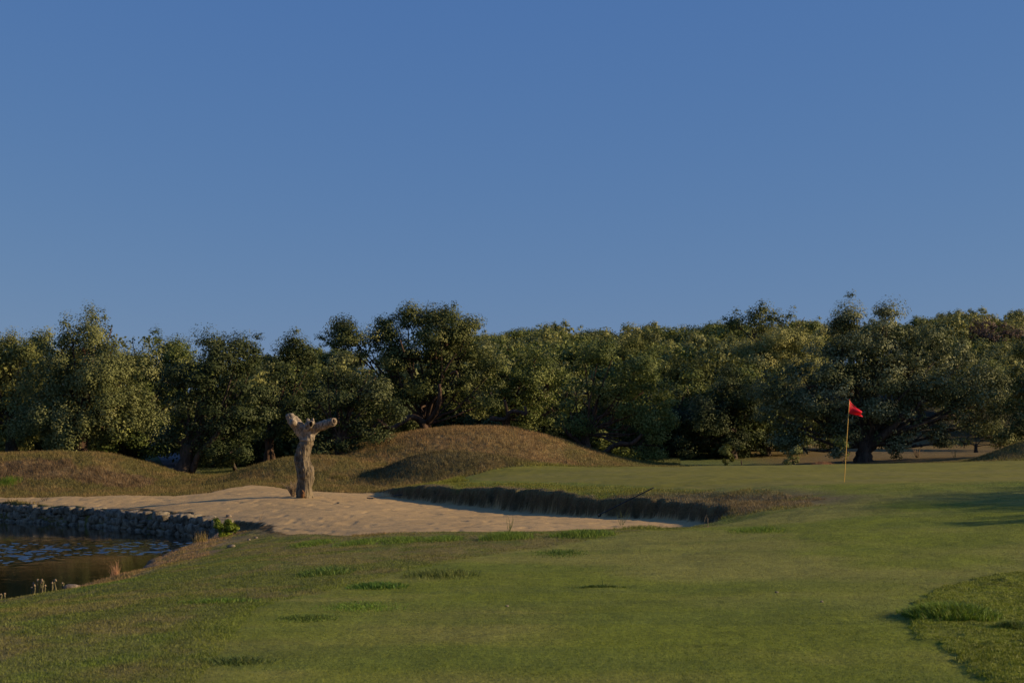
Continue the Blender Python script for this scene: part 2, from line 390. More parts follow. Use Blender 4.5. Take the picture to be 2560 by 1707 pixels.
    sm = sst(.27, .33, ds+(fbm(x*4,y*4,92,3)-.5)*.16+.2*sst(49.5,52,y)*sst(-4.2,-4.8,x)+.2*sst(33,31,y))[..., None]
    cc = c+(sc-c)*sm
    # wall and bed of pond
    bed = np.array([.05, .045, .03])
    cc = cc+(bed-cc)*sst(.15, .35, dp)[..., None]
    return np.clip(cc, .004, .9), sm[..., 0]
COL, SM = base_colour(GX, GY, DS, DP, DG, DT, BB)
nr, nc = GX.shape
idx = np.arange(nr*nc).reshape(nr, nc)
Q = np.stack([idx[:-1, :-1], idx[:-1, 1:], idx[1:, 1:], idx[1:, :-1]], -1).reshape(-1, 4)
V = np.stack([GX, GY, H], -1).reshape(-1, 3); COLf = COL.reshape(-1, 3)
fm = lambda A: A.reshape(-1)[Q].mean(1)
fsm = fm(SM); fdg = fm(DG); fb = fm(BB); fdp = fm(DP); fy = fm(GY)
zone = np.zeros(len(Q), int)
zone[(fb > .12) & (fy > 54)] = 3
zone[fdg > .02] = 2
zone[(fsm > .5) & (fdp < .1)] = 1
for z, nm, mt, lab in ((0,'ground','ground','mown fairway and rough grass around the pond and bunker'),(1,'bunker_sand','sand','pale tan sand of the bunker'),
                  (2,'putting_green','green','smooth olive putting green around the flag'),(3,'hill','mound','brown dry-grass mounds behind the bunker')):
    q = Q[zone == z]; u, inv = np.unique(q, return_inverse=True)
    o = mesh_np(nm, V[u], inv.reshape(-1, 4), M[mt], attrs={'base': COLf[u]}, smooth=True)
    tag(o, lab, kind='structure')

# water: a real rippled surface, roughened by a gust across the middle
wx = np.arange(-30, -4, .05); wy = np.arange(23, 60, .065); WX, WY = np.meshgrid(wx, wy)
wpx = 1280+WX*F/WY
vv = WY+(fbm(WX*.25, WY*.5, 103, 3)-.5)*5
gust = sst(32.4+4.2*sst(-20, 240, wpx), 35.6+3.2*sst(-20, 240, wpx), vv)*sst(46.5, 42.0, vv)
amp = .0010+.021*gust
wav = (fbm(WX*4.4, WY*4.2, 101, 2, .5)-.5)*2
WZ = -1+wav*amp
keep_ = sdist(POND, WX, WY) > -.9
wi = np.arange(WX.size).reshape(WX.shape)
wq = np.stack([wi[:-1, :-1], wi[:-1, 1:], wi[1:, 1:], wi[1:, :-1]], -1).reshape(-1, 4)
wq = wq[keep_.ravel()[wq].all(1)]; wu, winv = np.unique(wq, return_inverse=True)
o = mesh_np('pond_water', np.stack([WX, WY, WZ], -1).reshape(-1, 3)[wu], winv.reshape(-1, 4), M['water'], smooth=True)
tag(o, 'dark rippled water of the pond', kind='structure')

# path: thin asphalt strip climbing away between the left trees
pp = [(462,72),(456,80),(447,88),(432,96),(412,106),(355,118),(260,128)]
pv = []; pf = []
cs = np.array([(PX(p, y), y) for p, y in pp])
ts = np.linspace(0, len(cs)-1, 90); ctr = np.stack([np.interp(ts, range(len(cs)), cs[:, i]) for i in (0, 1)], 1)
tan = np.gradient(ctr, axis=0); tan /= np.linalg.norm(tan, axis=1)[:, None]; nrm = np.stack([tan[:, 1], -tan[:, 0]], 1)
for k, w in enumerate(np.linspace(-.85, .85, 9)):
    P = ctr+nrm*w; z = hfun(P[:, 0], P[:, 1])+.05
    pv.append(np.stack([P[:, 0], P[:, 1], z], 1))
pv = np.array(pv); a = np.arange(pv.shape[0]*pv.shape[1]).reshape(pv.shape[:2])
q = np.stack([a[:-1, :-1], a[1:, :-1], a[1:, 1:], a[:-1, 1:]], -1).reshape(-1, 4)
tag(mesh_np('path', pv.reshape(-1, 3), q, M['asphalt'], smooth=True), 'grey paved cart path rising between trees', kind='structure')

# ------------------------------------------------------------------ grass blades (stuff)
def blades(name, x, y, hgt, wid, lean, label, colscale=(1, 1, 1), jitter=.25, filt=None):
    h, ds, dp, dg, dt, b = hfun(x, y, True)
    keep = filt(x, y, ds, dp, dg, dt, b)
    x, y, h, ds, dp, dg, dt, b = [v[keep] for v in (x, y, h, ds, dp, dg, dt, b)]
    c, _ = base_colour(x, y, np.minimum(ds, .1), dp, dg, dt, b)
    n = len(x); hh = hgt*R.uniform(.5, 1.3, n)*(.5+fbm(x*1.3, y*1.3, 97, 3))
    an = R.uniform(0, np.pi, n); dx = np.cos(an)*wid*.5; dy = np.sin(an)*wid*.5
    la = R.uniform(0, 2*np.pi, n); lr = hh*lean*R.uniform(.2, 1, n)
    P = np.empty((n, 3, 3))
    P[:, 0] = np.stack([x-dx, y-dy, h-.005], 1); P[:, 1] = np.stack([x+dx, y+dy, h-.005], 1)
    P[:, 2] = np.stack([x+np.cos(la)*lr, y+np.sin(la)*lr, h+hh], 1)
    c = c*np.array(colscale)*R.uniform(1-jitter, 1+jitter*1.3, n)[:, None]
    o = mesh_np(name, P.reshape(-1, 3), np.arange(n*3).reshape(-1, 3), M['blade'], attrs={'base': np.clip(np.repeat(c, 3, 0), 0, .8)})
    return tag(o, label, kind='stuff')
def samp(n, y0, y1, p0, p1, power=1.0):
    t = R.uniform(0, 1, n); y = (y0**power+(y1**power-y0**power)*t)**(1/power); p = R.uniform(p0, p1, n)
    return PX(p, y), y
x, y = samp(60000, 24, 44, -60, 720, 1)
blades('bank_grass', x, y, .045, .012, .9, 'dry grass on the earth bank of the pond', (1.25,1.1,.8), filt=lambda x,y,ds,dp,dg,dt,b:(dp>-1.3)&(dp<-.10)&(ds<.05), jitter=.5)
EDGE = poly([(300,8),(620,15.5),(1000,19.8),(1180,22.5),(1600,27.5),(1850,30),(1900,31),(1800,34),(600,42),(-2000,60),(-9000,8)])
x, y = samp(420000, 9, 41, -80, 1950, .9)
blades('rough_grass', x, y, .021, .009, 1.3, 'short rough grass between pond, bunker and fairway', (1.0,1.1,.9), filt=lambda x,y,ds,dp,dg,dt,b:(sdist(EDGE,x,y)>-.1)&(ds<.16)&(dp<-.1))
x, y = samp(200000, 9.3, 20.5, 2200, 3250, 1)
blades('rough_grass', x, y, .017, .010, 1.2, 'raised rough grass in the lower right corner', (1.1,1.15,.9), filt=lambda x,y,ds,dp,dg,dt,b:dt>.02)
x, y = samp(370000, 9, 37, 200, 2900, .9)
blades('fairway_grass', x, y, .009, .007, 1.2, 'closely mown fairway turf in the foreground', (1.05,1.05,1), filt=lambda x,y,ds,dp,dg,dt,b:(sdist(EDGE,x,y)<.1)&(ds<.05)&(dt<0)&(dg<0), jitter=.2)
x, y = samp(420000, 54, 84, -60, 1700, 1)
blades('dry_grass', x, y, .12, .018, .8, 'dry brown grass covering the mounds', (1.12,1.02,1), filt=lambda x,y,ds,dp,dg,dt,b:(ds<.05)&((b>.1)|(dg<-.3))&(dg<-.05)&(y<84-0*x), jitter=.4)
x, y = samp(160000, 29.5, 56, 880, 2100, 1)
blades('dry_grass', x, y, .055, .012, .9, 'dry brown grass on the bunker lip', (1.15,1.0,1), filt=lambda x,y,ds,dp,dg,dt,b:(ds<.20)&(ds>-1.3-.8*vn(x*2,y*2,5))&(dg<-.1)&(y>30.5), jitter=.4)
x, y = samp(70000, 60.3, 70, 1500, 2640, 1)
blades('meadow_grass', x, y, .10, .018, .8, 'uncut grass fringe behind the putting green', (1.1,1.1,1), filt=lambda x,y,ds,dp,dg,dt,b:(dg<-.3), jitter=.4)

def tuft(px, py, rx, ry, hgt, n, label, col=(.075,.15,.022), name='grass_tuft', loc=None, wid=.010, group=None, spread=1.0, cat='grass tuft'):
    c0 = raycast(px, py) if loc is None else loc
    gx = np.clip(R.normal(0, .45, n), -.9, .9); gy = np.clip(R.normal(0, .45, n), -.9, .9); x = c0[0]+gx*rx; y = c0[1]+gy*ry; z = hfun(x, y)
    d2 = ((x-c0[0])/rx)**2+((y-c0[1])/ry)**2
    hh = hgt*R.uniform(.5, 1.25, n)*np.clip(1.15-.5*d2, .35, 1.2)
    an = R.uniform(0, 2*np.pi, n); out = np.stack([np.cos(an), np.sin(an)], 1)*.7+np.stack([(x-c0[0])/rx, (y-c0[1])/ry], 1)*.5
    ln = hh*spread*R.uniform(.3, 1.0, n)
    pa = an+np.pi/2; w = wid*R.uniform(.6, 1.3, n)
    segs = 4; P = np.zeros((n, segs*2, 3))
    for k in range(segs):
        t = k/(segs-1); ww = w*(1-t*.9)*.5
        cx = x+out[:, 0]*ln*t*t*1.0; cy = y+out[:, 1]*ln*t*t*1.0; cz = z-.01+hh*(t-.35*t*t*spread)
        P[:, 2*k] = np.stack([cx-np.cos(pa)*ww, cy-np.sin(pa)*ww, cz], 1)
        P[:, 2*k+1] = np.stack([cx+np.cos(pa)*ww, cy+np.sin(pa)*ww, cz], 1)
    base = (np.arange(n)*segs*2)[:, None]
    fs = np.concatenate([base+np.array([[2*k, 2*k+1, 2*k+3, 2*k+2]]) for k in range(segs-1)], 0)
    c = np.array(col)*np.array([1.75,1.35,1.1])*R.uniform(.55, 1.5, n)[:, None]; c = c+np.array([.06,.03,.01])*(R.uniform(0, 1, n) > .85)[:, None]
    o = mesh_np(name, P.reshape(-1, 3), fs, M['blade'], attrs={'base': np.repeat(c, segs*2, 0)}, loc=c0)
    return tag(o, label, cat, group)
G1 = 'coarse grass clumps along the near bunker edge'
G2 = 'loose grass clumps in the rough'
tuft(785,1360,0.55,1.035,0.1,2080,'coarse green grass clump at the left end of the near bunker edge',group=G1)
tuft(905,1358,0.6,0.92,0.1,2240,'low green grass clump second from left on near bunker edge',group=G1)
tuft(1010,1352,0.5,0.92,0.1,1920,'low green grass clump below the middle of the sand, third from left',group=G1)
tuft(1110,1350,0.4,0.805,0.11,1600,'green grass clump left of the spiky one on the near bunker edge',group=G1)
tuft(1265,1345,0.55,0.92,0.17,2400,'tall spiky green grass clump in the middle of the bunker edge',group=G1)
tuft(1455,1338,0.65,0.805,0.16,2720,'widest bright green clump on the near bunker edge under the rake',group=G1)
tuft(1600,1322,0.6,0.575,0.12,1120,'thin grass clump fringing the sand right of the rake',(.10,.14,.03),group=G1)
tuft(1890,1327,0.55,0.69,0.09,1440,'flat green clump past the right end of the bunker',group=G1)
tuft(1400,1383,0.5,0.805,0.06,1440,'low dark green clump on the edge of the fairway below the bunker',(.05,.11,.02),group=G2)
tuft(815,1433,0.42,0.595,0.12,1440,'dark spiky clump in the rough left of the long-bladed patch',(.06,.125,.025),group=G2)
tuft(1105,1437,0.55,0.595,0.12,1440,'loose long-bladed grass patch beside the fairway edge',(.075,.12,.03),group=G2)
tuft(945,1467,0.4,0.374,0.09,1440,'compact dark green clump in the middle of the rough',(.045,.12,.018),group=G2)
tuft(900,1518,0.55,0.68,0.04,2080,'low vivid green patch at the fairway edge below the compact dark clump',(.075,.165,.02),group=G2)
tuft(548,1503,0.5,0.34,0.07,960,'flat green clump in the rough nearest to the pond bank',(.065,.14,.022),group=G2)
tuft(770,1545,0.33,0.36,0.05,1700,'small faint green clump above the bottom grass clump',(.07,.13,.025),group=G2)
tuft(590,1655,0.34,0.238,0.06,960,'dark clump at the bottom of the picture left of centre',(.055,.10,.028),group=G2)
tuft(2375,1540,0.46,0.50,0.17,3600,'large bright green tuft on the raised rough at lower right',(.085,.165,.02),wid=.012,group=G2)
tuft(2535,1565,0.16,0.19,0.09,900,'small dark green tuft at the right edge of the picture',(.06,.11,.02),group=G2)
tuft(1500,1466,0.42,0.11,0.045,1100,'thin creeping grass runner alone on the fairway',(.05,.10,.02),group=G2)
tuft(20,1205,0.6,0.7,0.2,1600,'small vivid green tuft on the left mound at the picture edge',(.085,.18,.02),group=G2)

# ------------------------------------------------------------------ tubes
def tube_np(path, rad, seg=10, wob=0, seed=0):
    P = np.array(path, float); r = np.array(rad, float)
    # resample smoothly
    n = max(6, len(P)*4); t = np.linspace(0, len(P)-1, n)
    def cr(A):
        out = []
        for tt in t:
            i = min(int(tt), len(A)-2); f = tt-i
            p0 = A[max(i-1, 0)]; p1 = A[i]; p2 = A[i+1]; p3 = A[min(i+2, len(A)-1)]
            out.append(.5*((2*p1)+(-p0+p2)*f+(2*p0-5*p1+4*p2-p3)*f*f+(-p0+3*p1-3*p2+p3)*f**3))
        return np.array(out)
    Q = cr(P) if len(P) > 2 else P[0]+(P[1]-P[0])*(t/(len(P)-1))[:, None]
    rr = np.interp(t, range(len(r)), r)
    T = np.gradient(Q, axis=0); T /= np.linalg.norm(T, axis=1)[:, None]+1e-9
    ref = np.array([0, 1, 0.]) if abs(T[0][1]) < .8 else np.array([1., 0, 0])
    Vv = []
    for k in range(len(Q)):
        A = np.cross(T[k], ref); A /= np.linalg.norm(A)+1e-9; B = np.cross(T[k], A)
        ang = np.arange(seg)*2*np.pi/seg
        ra = rr[k]*(1+wob*(vn(ang*1.3+seed, np.full(seg, k*.6+seed))-.5)*2) if wob else rr[k]
        Vv.append(Q[k]+np.outer(np.cos(ang)*ra, A)+np.outer(np.sin(ang)*ra, B))
    Vv.append(Q[0][None]); Vv.append(Q[-1][None])
    V = np.concatenate(Vv); nq = len(Q); fs = []
    for k in range(nq-1):
        for j in range(seg):
            j2 = (j+1) % seg; fs.append((k*seg+j, k*seg+j2, (k+1)*seg+j2, (k+1)*seg+j))
    for j in range(seg):
        j2 = (j+1) % seg; fs.append((nq*seg, j2, j, j)); fs.append((nq*seg+1, (nq-1)*seg+j, (nq-1)*seg+j2, (nq-1)*seg+j2))
    return V, fs
class MB:
    def __init__(s): s.v = []; s.f = []; s.n = 0
    def add(s, V, f): s.v.append(V); s.f += [tuple(i+s.n for i in q) for q in f]; s.n += len(V)
    def tube(s, *a, **k): s.add(*tube_np(*a, **k))
    def build(s, name, mat, parent=None, smooth=True, loc=None):
        V = np.concatenate(s.v); off = np.array(world_loc(parent)) if parent is not None else (np.array(loc) if loc is not None else np.zeros(3))
        me = bpy.data.meshes.new(name)
        fs = [tuple(dict.fromkeys(q)) for q in s.f]
        me.from_pydata((V-off).tolist(), [], [q for q in fs if len(q) > 2]); me.update()
        me.polygons.foreach_set('use_smooth', [smooth]*len(me.polygons)); me.materials.append(mat)
        o = bpy.data.objects.new(name, me); C.objects.link(o)
        if parent is not None: o.parent = parent
        elif loc is not None: o.location = [float(v) for v in loc]
        return o

# ------------------------------------------------------------------ trees
def unit(v): return v/(np.linalg.norm(v, axis=-1, keepdims=True)+1e-9)
def leaves(lobes, leaf=.096, dens=1.6, nper=430, droop=0., ps=1.4, core=38, inner=.62, tint0=.35, rag=.45, holes=.38):
    """lobes: list of (centre(3), radii(3)); returns verts, quads, tint of a crown made of leaf-sized faces"""
    PC = []; PR = []; PD = []
    Cn = np.array([l[0] for l in lobes]); Rn = np.array([l[1] for l in lobes])
    for i, (c, r) in enumerate(lobes):
        a, b, h = r; area = 4*np.pi*(((a*b)**1.6+(a*h)**1.6+(b*h)**1.6)/3)**(1/1.6)
        n = max(6, int(area*.95*dens/ps**2))
        d = unit(R.normal(size=(n, 3))); d[:, 2] = np.where(d[:, 2] < -.85, -d[:, 2]*.5, d[:, 2]); d = unit(d)
        p = c+d*(r*R.uniform(.70, 1.06, n)[:, None]+.10*ps)*(1+(fbm(d[:, 0]*2.2+i*3, d[:, 2]*2.2+d[:, 1]*1.7, 7, 3)[:, None]-.5)*rag)
        for j in range(len(lobes)):
            if j == i: continue
            q = np.linalg.norm((p-Cn[j])/Rn[j], axis=1) > inner
            p = p[q]; d = d[q]
            if not len(p): break
        if not len(p): continue
        k = vn(p[:, 0]*.5+p[:, 1]*.3+31, p[:, 2]*.85-p[:, 1]*.4, 19)*.7+.3*vn(p[:, 0]*1.5, p[:, 2]*1.7+p[:, 1], 29) > holes
        p = p[k]; d = d[k]
        PC.append(p); PD.append(d); PR.append((.26+.5*R.uniform(0, 1, len(p))**1.6)*ps)
    PC = np.concatenate(PC); PD = np.concatenate(PD); PR = np.concatenate(PR)
    # small sprigs that stick out
    m = R.uniform(size=len(PC)) < .18
    sp = PC[m]+PD[m]*R.uniform(.25, .6, m.sum())[:, None]*ps+np.array([0, 0, .12])*ps
    PC = np.concatenate([PC, sp]); PR = np.concatenate([PR, R.uniform(.20, .34, m.sum())*ps]); PD = np.concatenate([PD, PD[m]])
    nb = (np.linalg.norm(PC[:, None]-PC[None], axis=2) < 1.25*ps).sum(1)
    kp = nb >= min(9, np.percentile(nb, 30)); PC = PC[kp]; PR = PR[kp]; PD = PD[kp]
    cnt = np.maximum(8, (nper*(PR/(.55*ps))**2*R.uniform(.6, 1.1, len(PR)))).astype(int)
    I = np.repeat(np.arange(len(PC)), cnt); n = len(I)
    dl = unit(R.normal(size=(n, 3))); rad = R.uniform(0, 1, n)**.5
    dl[:, 2] = np.where(dl[:, 2] < 0, dl[:, 2]*.55, dl[:, 2]); sq = np.array([1, 1, .85])+np.array([-.25, -.25, .9])*droop
    pos = PC[I]+dl*(PR[I]*rad)[:, None]*sq
    pos[:, 2] += (fbm(pos[:, 0]*3, pos[:, 1]*3+pos[:, 2], 77, 2)-.5)*.25
    nm = unit(dl*.9+PD[I]*.5+np.array([0, 0, .35])+R.normal(size=(n, 3))*.28)
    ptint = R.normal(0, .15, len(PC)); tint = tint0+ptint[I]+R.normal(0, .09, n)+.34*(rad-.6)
    sz = leaf*R.uniform(.6, 1.3, n)
    # sparse larger inner leaves keep the crown opaque
    if core > 0:
        vol = [4.19*r[0]*r[1]*r[2] for _, r in lobes]
        for (c, r), v in zip(lobes, vol):
            k = int(min(v*core, 9000)); d = unit(R.normal(size=(k, 3)))*R.uniform(0, .9, k)[:, None]**(1/2.)
            pos = np.concatenate([pos, c+d*r*.85]); nm = np.concatenate([nm, unit(R.normal(size=(k, 3)))])
            tint = np.concatenate([tint, R.normal(tint0, .16, k)]); sz = np.concatenate([sz, leaf*R.uniform(1.4, 2.3, k)])
    n = len(pos)
    t = unit(np.cross(nm, R.normal(size=(n, 3)))); b = np.cross(nm, t)
    l = sz[:, None]*.62; w = sz[:, None]*.36
    V = np.stack([pos-t*l, pos+b*w-t*l*.1, pos+t*l, pos-b*w-t*l*.1], 1).reshape(-1, 3)
    return V, np.arange(n*4).reshape(-1, 4), np.repeat(np.clip(tint, 0, 1), 4)
def lobes_px(Y, L_, shrink=1.):
    out = []
    for l in L_:
        px, py, rx, ry = l[:4]; dy = l[4] if len(l) > 4 else 0
        s = (Y+dy)/F; c = W(px, py, Y+dy)
        rr = max(rx, ry)*s
        sh = lambda r: max(r-.20*shrink, r*.6)
        out.append((c, np.array([sh(rx*s), sh(rr), sh(ry*s)])))
    return out
def tree(name, label, cat, Y, L_, trunk=None, leafm='leaf_mid', barkm='bark', limbs=(), group=None, branches=True, **kw):
    """trunk: (px, radius m, fork py) ; L_: crown lobes"""
    lb = lobes_px(Y, L_, kw.get('ps', 1.4))
    # give the crown depth: extra lobes behind and in front of the large ones
    extra = []
    for c, r in lb:
        if r[0] > 1.2:
            a = R.uniform(-.5, .5); extra.append((c+np.array([a*r[0], r[1]*R.uniform(.7, 1.1), -r[2]*.15]), r*.85))
            if R.uniform() < .5: extra.append((c+np.array([R.uniform(-.5, .5)*r[0], -r[1]*.55, -r[2]*R.uniform(.1, .5)]), r*.55))
    lb = lb+extra
    if trunk is None: trunk = (np.mean([l[0] for l in L_]), .28, None)
    bx = PX(trunk[0], Y); base = on_ground(bx, Y); e = empty(name, base); tag(e, label, cat, group)
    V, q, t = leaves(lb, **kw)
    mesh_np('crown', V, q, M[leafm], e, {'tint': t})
    mb = MB(); tr = trunk[1]
    cen = np.mean([c for c, r in lb], 0)
    fz = CZ-(trunk[2]-HY)*Y/F if trunk[2] else base[2]+(cen[2]-base[2])*.45
    lx = trunk[3] if len(trunk) > 3 else 0.
    fork = np.array([bx+lx, Y, fz])
    mb.tube([base-[0, 0, .4], base+[0, 0, .1], base*.5+fork*.5+[R.uniform(-.12, .12), 0, 0], fork], [tr*1.5, tr*1.22, tr*.95, tr*.9], seg=14, wob=.2, seed=int(Y))
    if branches:
        for c, r in lb:
            d = c-fork; ln = np.linalg.norm(d)
            if ln < .8 or ln > 11: continue
            md = fork+d*.5+np.array([R.uniform(-.25, .25)*ln*.4, R.uniform(-.2, .2)*ln*.4, -abs(R.normal(0, .07))*ln])
            tip = c+np.array([0, 0, r[2]*.3])
            mb.tube([fork-[0, 0, .15], fork+(md-fork)*.5+R.normal(0, .08, 3), md, tip], [tr*.34, tr*.26, tr*.17, .02], seg=7, wob=.15)
            for _ in range(2):
                s = md+(tip-md)*R.uniform(.1, .7); g = s+R.normal(0, .5, 3)*r[0]*.8
                mb.tube([s, (s+g)/2+R.normal(0, .1, 3), g], [tr*.16+.02, tr*.1+.015, .012], seg=5)
    mb.build('trunk', M[barkm], e)
    for lm in limbs:   # visible limbs given as (px, py, dY, radius)
        m2 = MB(); m2.tube([W(a, b_, Y+c_) for a, b_, c_, r_ in lm], [r_ for *_, r_ in lm], seg=10, wob=.2, seed=len(lm))
        m2.build('limb', M[barkm], e)
    return e
OAK = 'oak tree'
GT = 'oaks in the row behind the bunker and green'
tree('oak_tree','leafy olive-green oak cut by the left edge of the picture',OAK,79,[(20,900,100,75),(-70,960,120,110),(50,1010,90,80),(-30,870,80,50),(100,858,36,22),(60,870,50,40),(0,1080,90,60),(70,1080,60,50)],(30,.35,1060),'leaf_olive',group=GT,droop=.3)
tree('oak_tree','tall willowy olive oak with hanging foliage behind the left mound',OAK,75,
 [(212,832,30,26),(180,845,26,20),(236,838,24,26),(150,868,50,38),(215,850,60,46),(290,858,60,40),(280,820,26,20),(120,930,90,70),(240,930,110,80),(335,935,66,66),(170,1020,100,80),(280,1020,90,80),(350,990,50,60),(90,1060,60,55),(190,1085,80,45),(300,1085,60,45),(360,1060,30,45)],
 (200,.4,1050),'leaf_olive','bark_red',group=GT,droop=.75,tint0=.42)
tree('oak_tree','oak with rounded shoulder behind and right of the willowy oak',OAK,88,[(330,850,28,22),(375,850,50,34),(430,878,50,40),(475,915,46,40),(405,910,80,60),(350,930,80,70),(450,970,60,60)],(330,.3,None),'leaf_mid',group=GT)
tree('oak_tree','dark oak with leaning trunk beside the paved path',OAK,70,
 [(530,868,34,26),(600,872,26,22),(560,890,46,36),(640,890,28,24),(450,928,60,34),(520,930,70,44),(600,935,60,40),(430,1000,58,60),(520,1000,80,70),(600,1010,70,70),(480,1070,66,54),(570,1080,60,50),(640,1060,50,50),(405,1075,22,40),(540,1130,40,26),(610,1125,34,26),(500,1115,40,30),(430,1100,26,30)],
 (452,.34,1110,.35),'leaf_shaded','bark',limbs=[[(480,1180,0,.16),(500,1130,-.3,.14),(540,1090,-.6,.11),(560,1050,-.8,.07)],[(475,1180,.1,.13),(482,1210,0,.2)],[(590,1178,2,.1),(582,1150,1.5,.08),(600,1110,1.2,.06)]],group=GT)
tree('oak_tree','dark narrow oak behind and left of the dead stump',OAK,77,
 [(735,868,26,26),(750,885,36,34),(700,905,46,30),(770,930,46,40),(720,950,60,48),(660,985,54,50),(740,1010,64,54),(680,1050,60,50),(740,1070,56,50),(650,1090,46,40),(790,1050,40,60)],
 (668,.17,1080),'leaf_shaded','bark_red',limbs=[[(682,1152,0,.16),(678,1110,0,.12),(690,1070,0,.1)]],group=GT)
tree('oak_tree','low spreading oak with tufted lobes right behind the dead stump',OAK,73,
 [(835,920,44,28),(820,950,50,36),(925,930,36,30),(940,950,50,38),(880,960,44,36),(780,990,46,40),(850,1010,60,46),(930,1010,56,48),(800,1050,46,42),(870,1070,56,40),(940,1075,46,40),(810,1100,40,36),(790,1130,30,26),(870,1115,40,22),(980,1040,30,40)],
 (850,.25,1090),'leaf_shaded','bark_red',group=GT,tint0=.42)
tree('oak_tree','tallest central oak with forked trunk standing on the big mound',OAK,80,
 [(1130,818,52,30),(1090,812,36,24),(1172,812,24,24),(1120,792,24,10),(1080,794,16,10),(1025,815,28,26),(1020,788,15,13),(1040,840,44,32),(970,845,36,26),(960,815,18,16),(855,820,26,14),(875,838,50,24),(860,865,50,30),(920,868,50,36),(1110,845,70,40),(1180,850,44,50),(1000,890,66,46),(1090,900,70,46),(1180,920,56,56),(1225,950,36,60),(1080,965,66,40),(980,950,54,40),(1060,1000,36,22),(1150,985,60,40),(1200,1020,46,34),(1000,990,40,26)],
 (1062,.3,1055,.05),'leaf_dark','bark_red',
 limbs=[[(1062,1075,-1,.22),(1050,1050,-1.2,.2),(1025,1042,-1.6,.17),(1005,1055,-2,.15),(980,1070,-2.4,.13),(960,1062,-2.8,.12),(940,1045,-3,.06)],[(1068,1055,-1,.17),(1090,1030,-1.6,.14),(1100,990,-2,.11),(1098,960,-2,.08)],[(1125,935,-4,.05),(1140,928,-4.2,.05),(1145,945,-4.3,.03)],[(1110,930,-4,.05),(1125,905,-4.2,.04),(1140,885,-4.4,.03)],[(1010,880,-4,.05),(1000,850,-4.2,.04)]],group=GT,holes=.30,core=38)
tree('oak_tree','olive oak with bent low branch right of the big mound crest',OAK,83,
 [(1270,880,56,36),(1345,872,46,30),(1250,940,60,56),(1320,930,70,50),(1385,930,46,44),(1290,1000,70,56),(1370,1000,60,56),(1410,1030,34,46),(1330,1050,60,30),(1240,1020,40,34),(1300,960,40,40)],
 (1265,.25,1040),'leaf_mid','bark_red',limbs=[[(1225,1045,-5,.12),(1262,1048,-5.2,.13),(1275,1030,-5.4,.11),(1300,1030,-5.5,.10),(1315,1035,-5.6,.09),(1312,1015,-5.6,.05)],[(1270,1040,-5.2,.1),(1262,1000,-5.4,.07)]],group=GT,tint0=.42)
tree('oak_tree','oak with domed right side and arching limb at the left of the green',OAK,77,
 [(1500,878,40,24),(1460,900,50,34),(1530,905,56,36),(1590,930,50,36),(1630,965,50,40),(1662,1010,36,44),(1672,1060,28,40),(1645,1080,40,40),(1650,1120,34,30),(1610,1130,30,24),(1560,955,70,44),(1440,960,60,44),(1500,980,60,40),(1590,1010,60,40),(1420,1020,40,50),(1600,1060,46,36),(1440,1060,36,40)],
 (1465,.24,1080),'leaf_mid','bark_red',limbs=[[(1470,1130,0,.2),(1500,1138,-.3,.15),(1540,1112,-.6,.13),(1580,1108,-1,.11),(1605,1085,-1,.07)],[(1462,1128,0,.17),(1440,1100,-.3,.13),(1420,1082,-.4,.1),(1405,1060,-.3,.06)]],group=GT,tint0=.42)
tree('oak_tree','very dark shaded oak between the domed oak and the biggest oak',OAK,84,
 [(1850,950,46,40),(1800,990,66,46),(1890,990,54,60),(1760,1050,66,50),(1840,1060,76,60),(1720,1110,46,36),(1790,1120,70,34),(1880,1110,56,44),(1700,1060,36,44)],(1830,.3,1110),'leaf_shaded',group=GT)
tree('oak_tree','biggest oak with silvery lit tufts and thick forked trunk behind the flag',OAK,75,
 [(2214,792,20,22),(2218,822,46,26),(2120,800,26,18),(2105,825,44,26),(2150,850,60,30),(2240,850,70,30),(2310,846,50,30),(2375,872,46,34),(2070,880,54,34),(2180,900,90,46),(2290,895,80,44),(2400,920,60,44),(2470,945,44,36),(2000,935,56,36),(2090,950,80,46),(2220,960,90,46),(2330,970,80,46),(2440,985,66,40),(1950,990,54,44),(2030,1010,76,50),(2150,1030,86,50),(2270,1040,70,46),(2390,1030,66,40),(2480,1010,40,44),(1925,1040,40,40),(1985,1080,56,46),(2080,1090,60,36),(2220,1090,56,24),(2450,1060,50,30),(2320,1080,44,30),(1960,1120,40,24),(2350,1110,26,20),(2240,1118,20,18),(2090,1125,26,18)],
 (2158,.42,1105,.1),'leaf_silver_lit','bark',limbs=[[(2170,1120,0,.3),(2200,1095,-.4,.24),(2235,1065,-.8,.18),(2260,1030,-1,.12)],[(2260,1075,1.5,.12),(2340,1052,1.4,.09),(2400,1046,1.2,.07),(2440,1056,1,.04)]],group=GT,tint0=.50,holes=.20,core=38)
tree('oak_tree','dark oak cut by the right edge of the picture',OAK,73,[(2570,880,36,46),(2545,945,34,40),(2590,960,60,60),(2555,1020,44,50),(2530,1075,40,34),(2590,1080,50,50),(2640,1000,60,110),(2650,900,60,60)],(2610,.3,1100),'leaf_dark',group=GT)
tree('oak_tree','sparse tall oak breaking the skyline left of the biggest oak',OAK,112,[(1892,778,26,14),(1870,795,30,14),(1930,790,26,12),(1962,798,28,12),(2012,795,16,12),(1836,808,20,12),(1995,812,20,8),(1900,815,60,16)],(1930,.3,900),'leaf_dark',group=GT,nper=110,holes=.3,leaf=.14,core=.4)
tree('oak_tree','pale lit rounded oak just left of the biggest oak top',OAK,98,[(1900,870,60,40),(1960,860,60,40),(2010,858,44,36),(2030,905,46,50),(1960,920,70,50),(1880,920,60,50),(1920,960,60,50)],(1960,.3,1050),'leaf_olive',group=GT,tint0=.5)
